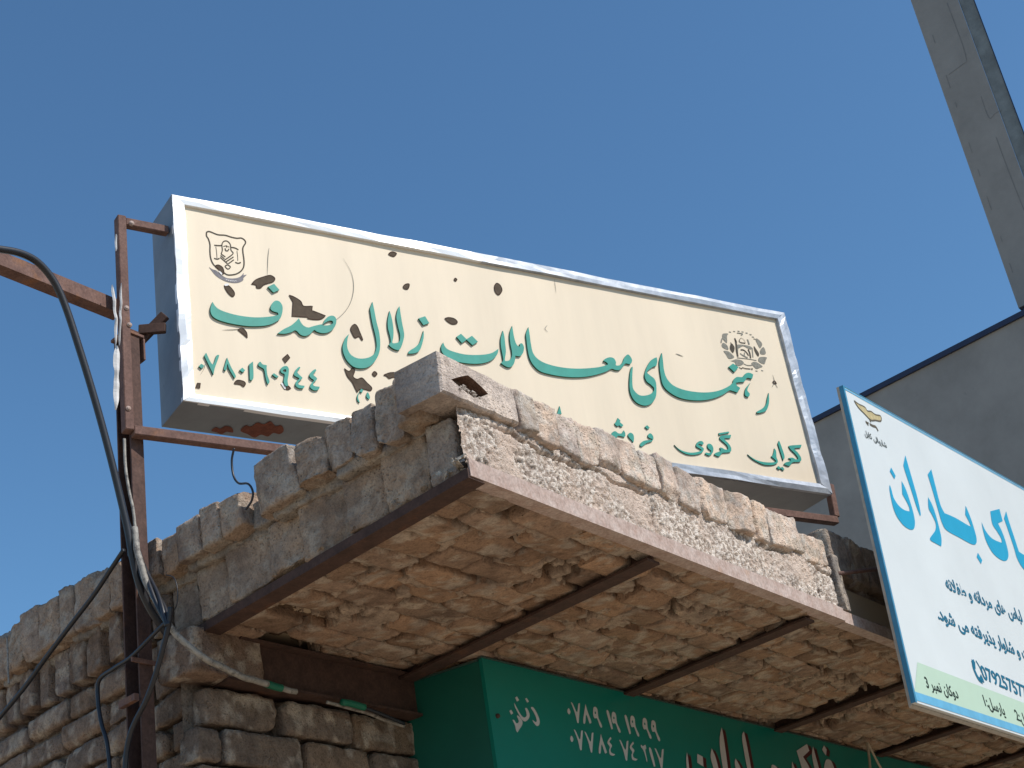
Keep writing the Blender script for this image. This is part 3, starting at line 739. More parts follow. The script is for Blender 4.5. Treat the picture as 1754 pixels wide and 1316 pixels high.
SMALL = [
 (Z2, "330,1082* 355,1095* 340,1128* 312,1112*"), (Z2, "310,1125 295,1180 315,1240 288,1210 287,1160"), (Z2, "405,1122 430,1180 415,1200 388,1165"), (Z2, "650,1050 668,1065 640,1095 622,1075"),
 (Z6, "628,140* 740,122* 748,138* 630,162*"),
 (Z6, "640,185 660,170* 770,160* 762,200* 690,205 740,260 770,310 765,355 720,365 670,370 630,410 575,388* 590,370 640,350 650,330 640,310 665,310 700,330 735,325 720,280 665,230 640,205"),
 (Z6, "495,285 510,262 545,275 565,320 555,370 520,400 470,380* 480,365 520,370 540,345 510,320"),
 (Z6, "115,275* 150,310 210,345 290,365 360,362 420,345 425,330 375,300 365,275 390,240 430,232 452,255 440,275 400,265 395,280 440,305 455,325 440,360 400,382 330,392 250,380 170,335"),
 (Z6, "1440,300* 1450,285 1585,275* 1575,310* 1500,320 1545,370 1580,430 1570,470 1520,475 1480,480 1440,520 1382,500* 1400,480 1450,465 1460,445 1435,430 1480,425 1520,445 1545,435 1520,390 1460,330"),
 (Z6, "1325,228* 1350,290 1388,410 1372,455* 1310,260*"),
 (Z6, "962,385* 1000,415 1070,455 1150,475 1230,480 1290,470 1270,440 1235,410 1250,400 1265,350 1270,318* 1290,350 1295,420 1310,460 1300,490 1240,510 1150,505 1060,465 1000,425"),
 (Z6, "1318,520* 1340,540* 1365,530* 1388,560* 1370,572* 1342,548* 1325,562* 1298,540*"),
 (Z9, "585,215* 650,285 640,320 720,400 665,435 620,400 575,425 508,360 545,310"),
 (Z9, "430,610 470,560 530,550 600,600 680,600 735,525* 770,600 755,690 600,660 540,720 480,690 420,660"),
 (Z9, "840,640 900,585 970,630 990,720 975,830 940,780 880,720"),
 (Z9, "1335,660 1390,600 1450,640 1478,720 1440,800 1300,850 1190,930 1140,890 1200,810 1300,775 1420,770 1450,745 1380,720"),
 (Z9, "1320,395* 1385,460* 1330,500* 1265,440*"),
]
DIG = [
 "35,968* 68,990* 40,1018* 10,993*", "65,885* 85,855* 150,975 190,885* 205,878 217,892 175,1010 160,1080*",
 "268,1015 300,905* 340,1000 388,1090 378,1118* 320,1020 305,970 290,1035 275,1032", "455,1008* 485,1035* 460,1058* 428,1032*",
 "527,975* 565,945* 570,1110 545,1140* 533,1130*", "620,965 640,948 665,975 705,985 705,1010 712,1080 735,1150 715,1175 695,1110 680,1030 650,1005 625,990",
 "780,1065* 828,1100* 805,1112* 762,1080*", "845,1030 870,1000 910,992 932,1020 930,1080 920,1140 925,1190 900,1195 880,1150 890,1080 860,1062|872,1035 900,1025 905,1050 882,1053",
 "985,1075 1005,1030 1040,998* 1052,1010* 1020,1055 1065,1105 1070,1120 1030,1160 1040,1185 1095,1195* 1080,1220 1030,1215 1000,1185 1010,1150 1040,1120 1000,1095",
 "1143,1085 1170,1045 1205,1022* 1215,1040* 1185,1080 1215,1110 1220,1130 1185,1165 1190,1195 1250,1205* 1235,1235 1190,1240 1152,1210 1160,1175 1190,1140 1160,1115"]
def letters(name, spec, face, parent, th, m, medge=None, d0=None, n=5):
    """one mesh per stroke group: coloured plate on a darker body"""
    d0 = FD if d0 is None else d0
    for one in spec:
        mb = MB(); put(face, mb, [one], d0, d0 + th, medge is not None, n); o = mb.build(name, m, parent)
        if medge:
            o.data.materials.append(medge)
            for p in o.data.polygons:
                if abs(p.normal.dot(Vector(face.n))) < .5: p.material_index = 1
letters('letter', MAIN, SF, PANEL, .0055, M['green_letter'], M['green_dark'])
letters('small_letter', SMALL, SF, PANEL, .004, M['green_letter'], M['green_dark'])
letters('digit', [(Z1, d) for d in DIG], SF, PANEL, .005, M['green_letter'], M['green_dark'])
ZA = (560, 400, 3.291)
TORN = [(Z1, "555,145* 600,100 680,70 750,55 795,85 780,120 720,140 680,155 650,185 610,185 600,155"),
 (Z1, "940,258* 990,275 1060,320 1090,370 1180,370* 1175,415* 1240,440 1315,470* 1270,505 1200,510 1130,500* 1130,485* 970,475* 980,330*"),
 (Z1, "278,165 320,160 375,220 380,260 355,272 310,230"), (Z1, "415,615* 460,595 505,640 513,698* 470,660"), (Z1, "925,865* 950,900* 900,958* 873,910*"),
 (Z1, "380,1165 410,1130 470,1140 495,1165 475,1198 440,1175"), (Z1, "0,1160* 33,1160* 25,1215* -18,1210*"), (Z1, "900,1215 925,1185 960,1215* 930,1228"),
 (ZA, "355,107 375,95 400,105 385,122 362,115"), (ZA, "437,292 452,278 472,278 465,305 445,305"), (ZA, "724,253 732,244 741,253 732,262"), (ZA, "952,290 965,273 985,285 995,315 975,340 955,320"),
 (Z3, "210,30* 270,15 350,30 400,75 385,110 320,115 250,75"), (Z2, "215,410 230,370 265,350 295,380 320,440 352,520 340,530 310,490 265,505 235,460"),
 (Z2, "145,848* 200,880 245,830 262,880 245,940 290,970 345,955 400,1010 455,1065 440,1100 380,1085 320,1085 290,1120* 260,1060 230,1000 180,940"),
 (Z2, "460,910 487,882 515,910 487,940"), (Z2, "590,925 620,910 670,895 735,900 725,945 690,950 650,962 620,935"), (Z8, "290,690 340,670 410,715 430,800 400,815 340,740"),
 (Z5, "1605,395 1625,380 1645,410 1625,412")]
for one in TORN:
    tn = MB(); put(SF, tn, [one], 0, FD + .0012, False, 3)
    n0 = len(tn.f); SF.stroke(tn, [tuple(x) for x in smooth_loop(parse(one[1], *one[0]), 4)], 1.0, FD + .0018, 1, closed=True)
    o = tn.build('torn_patch', M['hole'], PANEL); o.data.materials.append(M['hole_edge'])
    for p in o.data.polygons:
        if p.index >= n0: p.material_index = 1
# cracks and scratches in the vinyl
for pts, w in (([(463, 422), (461, 440), (460, 470)], .9), ([(590, 440), (604, 465), (608, 490), (603, 515), (590, 535), (565, 556)], .9), ([(1160, 604), (1166, 606), (1173, 609)], 1.3),
               ([(383, 563), (405, 562), (418, 560)], 1.2), ([(1326, 640), (1329, 652), (1325, 662)], .9), ([(1330, 655), (1335, 663)], .9), ([(952, 476), (955, 500)], .6), ([(345, 640), (352, 628), (356, 610)], .6), ([(940, 555), (936, 561), (941, 567)], .9)):
    ck = MB(); SF.stroke(ck, pts, w, FD + .0015, 5, True); ck.build('vinyl_crack', M['ink_grey'], PANEL)
for one in [(Z1, "275,150 300,140 325,145 315,160 285,165"), (Z1, "855,1160 880,1165 905,1195 900,1225 875,1195"), (Z8, "340,770 370,780 400,815 380,830")]:
    fk = MB(); put(SF, fk, [one], 0, FD + .0022, False); fk.build('vinyl_flake', M['flake'], PANEL)
# left emblem: shield with scales
em = MB(); zp = lambda L, z: [(z[0] + x / z[2], z[1] + y / z[2]) for x, y in L]
SF.stroke(em, zp([(150, 140), (200, 130), (330, 180), (450, 190), (550, 220), (640, 238), (710, 235), (765, 270), (778, 315), (740, 380), (735, 450), (750, 560), (755, 650), (740, 720), (690, 780), (610, 820), (500, 830), (440, 800), (370, 740), (270, 670), (220, 570), (205, 450), (205, 340), (180, 250), (150, 200)], Z8), 2.1, FD + .001, 5, closed=True)
for L, w in (([(385, 490), (405, 430), (398, 350), (415, 300), (455, 280), (500, 295), (535, 345), (545, 430), (575, 490), (440, 590)], 1.6), ([(385, 490), (455, 540)], 1.6), ([(370, 545), (490, 650)], 1.6), ([(460, 620), (585, 540)], 1.6), ([(500, 650), (590, 585)], 1.6), ([(375, 515), (440, 570)], 1.6),
             ([(490, 665), (535, 700), (495, 735), (450, 690), (490, 665)], 1.6), ([(275, 350), (340, 356), (400, 355)], 1.9), ([(550, 385), (610, 395), (665, 425)], 1.9), ([(300, 370), (312, 460), (320, 560)], .8), ([(640, 440), (650, 520), (655, 600)], .8),
             ([(272, 560), (320, 575), (358, 562)], 1.9), ([(612, 625), (660, 642), (702, 628)], 1.9), ([(450, 400), (458, 435), (490, 440), (512, 410)], 1.8), ([(420, 370), (470, 362), (520, 382)], 1.0), ([(465, 350), (480, 390)], 1.0)):
    SF.stroke(em, zp(L, Z8), w, FD + .001, 5)
em.build('shield_emblem', M['ink'], PANEL)
rbn = MB(); put(SF, rbn, [(Z8, "185,700* 250,740 310,760 390,830 480,880 600,885 690,860 750,795* 745,835* 800,825* 745,880 740,915 680,950 590,960 480,940 370,890 290,830 240,770")], 0, FD + .0008, False)
rbn.build('emblem_ribbon', M['ribbon'], PANEL)
rt = MB()
for x, y in ((470, 905), (500, 915), (530, 922), (560, 926), (590, 928), (620, 926)):
    SF.stroke(rt, zp([(x - 10, y - 6), (x + 2, y + 8), (x + 10, y - 2)], Z8), .9, FD + .0013, 3)
rt.build('ribbon_writing', M['flake'], PANEL)
# right emblem: wreath and mosque
wr = MB()
put(SF, wr, [(Z7, t) for t in ("290,310 350,280 440,290 410,350 408,520 320,440 300,420", "265,420 290,400 278,510 250,510", "285,540 330,520 420,590 440,690 330,650 280,600", "325,720 440,730 520,790 590,880 460,915 380,800",
    "440,955 520,965 640,930 780,960 830,1030 740,1090 640,1080 600,1000", "1125,430 1180,420 1290,540 1240,650 1180,560", "1290,640 1340,640 1380,790 1260,800 1235,720", "1225,880 1400,880 1380,960 1340,1050 1200,980", "1020,1030 1100,990 1200,1030 1300,1110 1240,1140 1150,1170 1080,1110",
    "640,580 740,560 900,580 1020,620 1010,680 940,660 820,600 730,640 690,680 690,860 650,700")], 0, FD + .001, False)
for L, w in (([(660, 890), (850, 910), (1000, 930), (1150, 960)], 1.0), ([(830, 1040), (920, 1080), (1040, 1080)], 1.2), ([(740, 780), (790, 820), (860, 860), (930, 890)], 1.8), ([(850, 760), (840, 840)], 1.5), ([(920, 430), (945, 490), (960, 560)], 2.4), ([(660, 270), (800, 290), (760, 330)], 1.4), ([(1040, 640), (1050, 760), (1060, 880)], 1.6)):
    SF.stroke(wr, zp(L, Z7), w, FD + .0011, 4)
for x, y in ((485, 245), (590, 230), (700, 225), (800, 240), (900, 270), (1000, 310), (1060, 370), (1100, 420), (1150, 1222), (1290, 1212)):
    SF.stroke(wr, zp([(x - 26, y - 4), (x + 26, y + 6)], Z7), 1.2, FD + .0011, 2)
wr.build('wreath_emblem', M['ink_grey'], PANEL)
mq = MB()
for L, w in (([(620, 440), (640, 560), (650, 700), (680, 860)], 2.4), ([(940, 680), (980, 780), (1000, 900)], 2.0), ([(750, 690), (830, 700), (900, 760), (950, 840)], 1.5), ([(600, 400), (625, 460), (650, 510)], 2.0), ([(720, 440), (720, 490), (780, 515), (870, 525)], 1.2), ([(720, 440), (760, 400), (820, 430), (870, 510)], .5), ([(710, 1130), (770, 1165), (800, 1140), (870, 1160), (1000, 1172)], 1.1), ([(500, 500), (530, 640), (555, 765)], .8), ([(1020, 1165), (1050, 1180)], 2.6)):
    SF.stroke(mq, zp(L, Z7), w, FD + .0016, 4)
put(SF, mq, [(Z7, "480,650 520,530 600,640 560,770"), (Z7, "1080,600 1150,690 1210,790 1190,860 1110,740")], 0, FD + .0013, False)
mq.build('mosque_emblem', M['ink'], PANEL)
# rust patches under the case
ur = MB(); e_b = SF.P(corn[1], 0)[0] - SF.P(corn[0], 0)[0]; e_b /= np.linalg.norm(e_b); UN = np.cross(e_b, SN); UN = UN if UN[2] < 0 else -UN
UF = Face(SF.P(corn[0], -.006)[0] + UN * .0012, UN, e_b)
put(UF, ur, [((0, 0, 1), "412,738 421,729 430,731 441,724 452,727 463,722 472,730 482,729 486,738 479,744 468,742 459,748 447,745 436,750 424,744"), ((0, 0, 1), "362,738 370,732 377,735 386,730 397,733 399,741 388,740 380,744 371,741")], 0, 0, False)
ur.build('case_rust_patch', M['case_rust'], sgn)

# ------------------------------------------------------------------ the steel post with its bracket
PS = -.075
post_base = W(PS, 1.04, 0)
pst = thing('steel_post', 'rusty steel post with bracket frame and long arm at the brick corner', 'post', post_base)
lean = np.array([0, 0, 0])
def L_(x, y, s=-.1): return onp(x, y, P0 + s * A, NB)
pp = MB()       # channel post: web toward the side, two flanges
w, d, th, top_z = .052, .046, .005, 3.60
def pst_box(mb, s0, s1, t0, t1, z0, z1): mb.stz(s0, s1, t0, t1, z0, z1)
pst_box(pp, -.0720, -.068, .998, 1.058, 0, top_z)         # web at the back
pst_box(pp, -.106, -.0721, .998, 1.003, 0, top_z)         # flange toward the street
pst_box(pp, -.106, -.0721, 1.053, 1.058, 0, top_z)         # far flange
pp.build('post', M['rust_post'], pst)
BN = SN; BO = SBL - SN * .035        # plane of the bracket frame
bp = lambda x, y: onp(x, y, BO, BN)
u0, u1 = bp(219, 740), bp(210, 381)
u1[:2] = u0[:2]; u1[2] = bp(210, 381)[2]
br = MB(); br.bar(u0, u1 + Z * .012, .022, .030, SN, .002); br.build('bracket_upright', M['rust'], pst)
br = MB(); br.bar(u1 + SA * .011 - Z * .001, u1 + SA * .125 - Z * .001, .022, .022, Z, .002); br.build('bracket_bar', M['rust'], pst)
e1 = bp(1432, 893); e1[2] = e1[2]
br = MB(); br.bar(u0 + SA * .0115 + Z * .002, e1, .026, .024, Z, .002); br.build('bracket_bar', M['rust'], pst)
e2 = bp(1424, 846)
br = MB(); br.bar(e1 + Z * .0125, e2 + Z * .03, .022, .024, SN, .002); br.build('bracket_upright', M['rust'], pst)
br = MB(); br.bar(L_(238, 566, -.06), bp(284, 562), .014, .026, Z); br.bar(L_(232, 592, -.06), bp(283, 540), .014, .026, Z); br.build('brace', M['rust_dark'], pst)
# long arm along the street
ha = L_(248, 560, -.09); hb = ha + A * -.0
arm0 = L_(205, 530, -.102)
am = MB(); arm_dir = -A
start = W(-.10, 1.028, float(arm0[2]))
end = start + arm_dir * 1.7
am.angle(end - Z * .014, start - Z * .014, .038, .005, Z, B); am.build('arm', M['rust'], pst)
cp = MB(); c0 = L_(242, 552, -.112); cp.obox(W(-.084, 1.0275, float(c0[2]) + .015), A * .030, B * .034, Z * .004, .001); cp.obox(W(-.055, 1.0275, float(c0[2]) - .02), A * .003, B * .034, Z * .03, .001); cp.build('arm_plate', M['rust'], pst)
for x, y in ((213, 533), (222, 388), (216, 705), (123, 492), (218, 562)):
    p = bp(x, y) + SN * .016
    if x == 123: p = L_(123, 492, -.12)
    b_ = MB(); b_.tube([p - SN * .006, p + SN * .001, p + SN * .004], [.0065, .0065, .003], 8); b_.build('bolt', M['rust_face'], pst)
# lower anchor plates on the post
for q_ in ((-.125, -.112, .995, 1.06, 2.66, 2.675), (-.13, -.02, .992, .997, 2.745, 2.755)):
    an = MB(); an.stz(*q_); an.build('anchor_clip', M['rust'], pst)

# ------------------------------------------------------------------ torn plastic, cables, string
def strip(mb, px, w, s, seed):
    q = spline(px, 8); n = len(q); v = []; f = []
    for i, (x, y) in enumerate(q):
        c = L_(x, y, s); k = w * (.62 + .14 * fbm(np.array([i * .17, seed, 0]), 1, 2, seed)) * min(1, .3 + i * .2, .3 + (n - 1 - i) * .2)
        o = SN * .010 * fbm(np.array([i * .13, seed, 4]), 1, 2, seed)
        v += [c - SA * k + o, c + SN * .003 + o, c + SA * k + o]
    for i in range(n - 1):
        for j in (0, 1): f.append([i * 3 + j, i * 3 + j + 1, i * 3 + j + 4, i * 3 + j + 3])
    n0 = len(v); v2 = [p - SN * .0006 for p in v]; mb.add(v + v2, f + [[n0 + k for k in q_][::-1] for q_ in f])
for k, (px, w, lab) in enumerate((([(190, 491), (197, 515), (199, 555), (195, 598)], .006, 'shredded white plastic strip hanging at the middle of the rusty bracket'),
      ([(206, 488), (209, 520), (204, 560), (206, 590)], .004, 'thin pale plastic sliver hanging beside the bracket bolt'),
      ([(199, 594), (197, 630), (201, 660), (196, 705)], .010, 'wide torn white plastic strip hanging low on the rusty bracket'),
      ([(198, 403), (198, 415), (197, 433)], .0045, 'short white plastic scrap near the top of the rusty bracket'))):
    mb = MB(); strip(mb, px, w, -.15, k + 2); o = mb.build('plastic_strip', M['plastic'], None, False); tag(o, lab, 'plastic strip', 'torn plastic strips on the bracket')
def cable(name, px, w, s, m, lab, wob=0.0, wall=None, cat='cable', depth=None):
    """w in photo pixels; px traced once and laid on the plane in front of the side wall"""
    q = spline(px, 7); pts = []
    if s == 'street': pts = [onp(x, y, P0 + (.945 + .0 * i) * B, NA) for i, (x, y) in enumerate(q)]; q = q[:0]
    if s is None:                                   # distance eased between the post and the lintel
        pts = [onp(x, y, P0 + (.94 - .095 * min(1, 1.6 * i / len(q))) * B, NA) for i, (x, y) in enumerate(q)]; q = q[:0]
    for i, (x, y) in enumerate(q):
        sv = s if not callable(s) else s(i / (len(q) - 1)); pts.append(L_(x, y, sv))
    pts = np.array(pts)
    if wob: pts = pts + wob * np.stack([fbm(np.stack([np.arange(len(pts)) * .3, 0 * pts[:, 0], 0 * pts[:, 0] + k], -1), 1, 2, 9 + k) for k in range(3)], -1)
    rr = w / FPX * np.linalg.norm(pts - EYE, axis=1) / 2
    mb = MB(); mb.tube(pts, rr, 9); o = mb.build(name, m, None, True); tag(o, lab, cat); return o
cable('power_cable', [(-1500, 900), (-600, 520), (-250, 440), (-90, 424), (-30, 424), (0, 427), (35, 434), (65, 450), (92, 482), (112, 525), (135, 595), (155, 660), (175, 730), (197, 815), (218, 905), (226, 950), (238, 1000), (258, 1045), (285, 1085)], 12.5, 'street', M['cable'], 'thick black cable curving over the arm and down the steel post', 0, cat='cable')
bq = spline([(217, 893), (230, 935), (248, 985), (266, 1020), (280, 1048), (288, 1072)], 9); bmb = MB()
for k in range(4):
    an = np.arange(len(bq)) * .11 + k * 1.6; bpt = np.array([L_(x, y, -.132) for x, y in bq])
    bpt = bpt + .0055 * (np.cos(an)[:, None] * B + np.sin(an)[:, None] * A) * np.sin(np.linspace(.25, 2.8, len(bq)))[:, None] * 1.5
    bmb.tube(bpt, .0052, 8)
tag(bmb.build('cable_bundle', M['cable'], None, True), 'dark bundle of cables tied against the post at the parapet', 'cable')
cable('twin_cable', [(213, 752), (215, 800), (222, 845), (228, 872), (233, 915), (240, 955)], 5, -.128, M['cable_white'], 'pale grey cable hanging along the upper post')
cable('twin_cable', [(230, 905), (236, 945), (252, 1000), (272, 1038), (290, 1072), (318, 1102), (352, 1128), (395, 1150), (430, 1164), (458, 1172)], 11, None, M['cable_white'], 'stained white conduit sweeping from the post under the canopy lintel', .001)
cable('thin_cable', [(212, 942), (190, 975), (160, 1020), (120, 1072), (80, 1125), (40, 1180), (-10, 1240)], 8, -.12, M['cable'], 'thin black cable sloping down across the side wall bricks')
cable('thin_cable', [(292, 1040), (288, 1075), (278, 1115), (265, 1160), (250, 1200), (232, 1235), (222, 1262), (216, 1295), (214, 1335)], 9, -.13, M['cable'], 'black cable dropping from the bundle to the foot of the post')
cable('thin_cable', [(288, 1062), (260, 1090), (225, 1125), (195, 1145), (170, 1165), (168, 1200), (174, 1240), (184, 1275), (190, 1335)], 7, -.125, M['cable'], 'slack dark cable looping left of the post below the parapet')
cable('thin_cable', [(222, 900), (224, 930), (220, 950), (232, 955), (228, 925), (224, 905)], 4, -.15, M['cable'], 'small black cable loop knotted round the post')
cable('loop_wire', [(401, 768), (397, 790), (400, 815), (409, 828), (425, 829), (433, 842), (431, 858), (421, 873)], 4, -.07, M['cable'], 'thin loose wire dangling from the sign bracket onto the bricks')
cable('thin_wire', [(284, 985), (298, 990), (304, 1010), (303, 1035), (296, 1050), (292, 1070)], 2, -.11, M['cable'], 'fine dark wire curling beside the canopy corner')
cable('wall_wire', [(12, 1090), (13, 1115), (14, 1145), (15, 1172)], 3, -.09, M['cable_white'], 'short straight pale wire hanging down the parapet bricks')
def fcable(name, px, w, tt, m, lab):
    q = spline(px, 7); pts = np.array([onp(x, y, P0 + tt * B, NA) for x, y in q]); rr = w / FPX * np.linalg.norm(pts - EYE, axis=1) / 2
    mb = MB(); mb.tube(pts, rr, 8); o = mb.build(name, m, None, True); return tag(o, lab, 'cable')
fcable('twin_cable', [(455, 1171), (470, 1176), (482, 1179)], 13, .86, M['tape'], 'green tape wrapped round the white conduit end')
fcable('twin_cable', [(480, 1178), (495, 1183), (507, 1185)], 10, .86, M['cable_white'], 'short white conduit end beyond the green tape')
fcable('twin_cable', [(560, 1203), (590, 1211), (630, 1222), (660, 1234), (692, 1244)], 6, .86, M['cable_white'], 'white cable running along the lintel into the green sign')
fcable('twin_cable', [(586, 1203), (600, 1205), (624, 1212)], 12, .84, M['tape'], 'green cable connector hanging by the lintel')
fcable('twin_cable', [(622, 1212), (650, 1222), (692, 1240)], 6, .84, M['cable'], 'dark cable leading from the connector into the green sign')
def zstring(px, w, lab):
    q = spline(px, 7); n = len(q)
    pts = np.array([onp(x, y, P0 + .62 * B, NA) for x, y in q]); rr = w / FPX * np.linalg.norm(pts - EYE, axis=1) / 2
    mb = MB(); mb.tube(pts, rr, 7); o = mb.build('string', M['string'], None, True); return tag(o, lab, 'string', 'strings hanging from the canopy joist')
zstring([(1458, 1184), (1462, 1192), (1474, 1218), (1480, 1245), (1485, 1270), (1489, 1300), (1491, 1330)], 4.5, 'longest jute string hanging straight from the canopy joist')
zstring([(1484, 1268), (1490, 1280), (1500, 1300), (1514, 1325)], 4.2, 'second jute string splaying off near the bottom of the photo')
zstring([(1464, 1184), (1474, 1182), (1480, 1190), (1486, 1208)], 2.2, 'fine short loop of jute over the canopy joist')

# ------------------------------------------------------------------ the white banner sign
q = ray(1568, 1203); q = q / np.hypot(q[0], q[1]); BBL = EYE + q * 4.0
bnr = thing('banner_sign', 'white sign with bright blue calligraphy and mint footer, hung before the brick canopy', 'sign', BBL)
BF = Face(BBL, NA, A)
tl, tr = BF.uv(1443, 660), BF.uv(1754, 836); bl_, br_ = BF.uv(1568, 1203), BF.uv(1754, 1262)
Lw = 2.2
top_d = (tr - tl) / np.linalg.norm(tr - tl); bot_d = (br_ - bl_) / np.linalg.norm(br_ - bl_)
Q = [bl_, bl_ + bot_d * Lw, tl + top_d * Lw, tl]
pb = MB(); BF.plate(pb, [np.array(Q)], -.012, 0.0); BPAN = pb.build('panel', M['banner'], bnr)
eb = MB(); K = BF.P(np.array(Q) + np.array([(-.001, -.004), (.004, -.004), (.004, 0), (-.001, 0)]), -.0125); K2 = BF.P(np.array(Q) + np.array([(-.001, -.009), (.004, -.009), (.004, 0), (-.001, 0)]), -.020)
eb.add(np.concatenate([K, K2]), [[0, 4, 5, 1], [1, 5, 6, 2], [2, 6, 7, 3], [3, 7, 4, 0], [4, 7, 6, 5], [0, 1, 2, 3]]); eb.build('backing_board', M['edge_board'], bnr)
dd = .0006
def strip_q(name, pts, m, d=dd):
    mb = MB(); BF.plate(mb, [np.array(pts)], 0, d, False); return mb.build(name, m, bnr)
bw = .010
ld = (Q[3] - Q[0]) / np.linalg.norm(Q[3] - Q[0])
strip_q('border', [Q[0] + ld * .0, Q[0] + ld * 0 + bot_d * bw, Q[3] + top_d * bw, Q[3]], M['banner_blue'], .0012)
strip_q('border', [Q[0] + bot_d * bw + ld * .006, Q[1] + ld * .006, Q[1] + ld * .030, Q[0] + bot_d * bw + ld * .030], M['banner_light'], .0010)
strip_q('border', [Q[3] + top_d * bw - ld * .013, Q[2] - ld * .013, Q[2] - ld * .007, Q[3] + top_d * bw - ld * .007], M['banner_light'], .0010)
strip_q('border', [Q[3] - ld * .004, Q[2] - ld * .004, Q[2], Q[3]], M['banner_blue'], .0011)
sd_ = MB(); sd_.add(np.concatenate([BF.P(np.array([Q[0], Q[3]]), .0012), BF.P(np.array([Q[0], Q[3]]) + np.array([-.0006, 0]), -.012)]), [[0, 1, 3, 2]]); sd_.build('border', M['banner_blue'], bnr)
m0, m1 = BF.uv(1571, 1134.5), BF.uv(1754, 1204.6); md = (m1 - m0) / np.linalg.norm(m1 - m0)
strip_q('footer_band', [Q[0] + bot_d * bw + ld * .030, Q[1] + ld * .030, m0 + md * Lw, m0], M['banner_mint'], .0007)
ZB = (1500, 770, 6.268); ZC = (1434, 650, 9.4)
letters('letter', [(ZB, x) for x in ("162,195* 210,285* 198,322* 148,235*", "147,380* 165,430 190,520 240,600 300,650 362,668* 355,620 325,555 283,480* 275,340* 320,430 365,560 400,680 418,780 408,850 370,862 300,820 230,730 190,640 165,540 145,430",
   "315,65* 345,170 400,360 450,540 480,690 473,715* 430,600 370,410 310,230 294,170*", "560,515* 600,590 640,700 680,850 703,960 700,1043* 640,1010 590,980 582,950 610,910 640,860 640,790 600,700 565,630",
   "593,215* 640,400 690,590 735,685* 850,735 960,800 1020,832* 1000,780 958,700* 962,605* 1010,720 1050,840 1080,960 1070,1018 1020,1015 900,950 760,870 710,790 670,660 610,450 555,270*", "1093,1110* 1140,1190* 1128,1232* 1082,1155*",
   "1228,665* 1325,640* 1360,770* 1310,795* 1360,900 1400,1020 1422,1130 1405,1190 1350,1190 1260,1120 1190,1000 1155,890 1133,780* 1180,880 1250,960 1350,1005* 1345,960 1300,880 1250,800",
   "1397,665* 1430,780 1480,930 1535,1100* 1600,1140 1690,1180* 1690,1345* 1590,1290 1520,1180 1480,1050 1420,870 1375,740*")], BF, BPAN, .0012, M['cyan'], None, 0)
eg = MB(); put(BF, eg, [(ZC, "270,345* 340,400 440,450 480,510 540,520 610,570 690,590 705,640 690,675 610,660 560,665 515,640 440,560 350,470 300,400")], 0, .0010, False); eg.build('bird_emblem', M['ochre'], BPAN)
eg = MB()
BF.stroke(eg, zp([(270, 345), (340, 400), (440, 450), (480, 510), (540, 520), (610, 570), (690, 590), (705, 640), (690, 675), (610, 660), (560, 665), (515, 640), (440, 560), (350, 470), (300, 400)], ZC), .9, .0014, 4, closed=True)
for L, w in (([(520, 640), (535, 690)], 1.6), ([(520, 720), (570, 750), (620, 770), (655, 835)], 1.5), ([(455, 685), (480, 705), (495, 745)], 1.6), ([(470, 712), (500, 700)], 1.0)):
    BF.stroke(eg, zp(L, ZC), w, .0014, 4)
eg.build('emblem_outline', M['ochre_dark'], BPAN)

# Persian text: presentation forms joined by hand-written rules, drawn in visual order
FORMS = {'ا': 'FE8D', 'ب': 'FE8F', 'پ': 'FB56', 'ت': 'FE95', 'خ': 'FEA5', 'د': 'FEA9', 'ذ': 'FEAB', 'ر': 'FEAD', 'س': 'FEB1', 'ش': 'FEB5', 'ط': 'FEC1', 'ف': 'FED1', 'ک': 'FB8E', 'ل': 'FEDD', 'م': 'FEE1', 'ن': 'FEE5', 'ه': 'FEE9', 'و': 'FEED', 'ی': 'FBFC'}
NOLEFT = set('ادذرزو')
def shape(txt):
    out = []; t = txt.replace('لا', '\ufefb'); n = len(t)
    for i, ch in enumerate(t):
        pv, nx = (t[i - 1] if i else ' '), (t[i + 1] if i + 1 < n else ' ')
        jp = (pv in FORMS and pv not in NOLEFT)
        if ch == '\ufefb': out.append(chr(0xFEFC if jp else 0xFEFB)); continue
        if ch not in FORMS: out.append(ch); continue
        b0 = int(FORMS[ch], 16); jn = (nx in FORMS or nx == '\ufefb') and ch not in NOLEFT
        # isolated, final, initial, medial
        out.append(chr(b0 + (3 if jp and jn else 1 if jp else 2 if jn else 0)))
    return ''.join(out[::-1])
def text_mesh(mb, face, body, p_left, p_right, height, d, thick=0.0):
    """text fitted between two photo points of its baseline, with a given height (metres, for the em's digits)"""
    c = bpy.data.curves.new('txt', 'FONT'); c.body = body; c.resolution_u = 3; c.offset = thick
    o = bpy.data.objects.new('txt', c); COL.objects.link(o); bpy.context.view_layer.update()
    me = bpy.data.meshes.new_from_object(o.evaluated_get(bpy.context.evaluated_depsgraph_get()))
    v = np.array([x.co[:2] for x in me.vertices]); f = [list(p.vertices) for p in me.polygons]
    bpy.data.objects.remove(o); bpy.data.curves.remove(c); bpy.data.meshes.remove(me)
    a_, b_ = face.uv(*p_left), face.uv(*p_right); x0, x1 = v[:, 0].min(), v[:, 0].max()
    k = (b_ - a_) / (x1 - x0)
    uv = a_ + (v[:, :1] - x0) * k + v[:, 1:2] * np.array([0, height / .7])
    mb.add(face.P(uv, d), f)
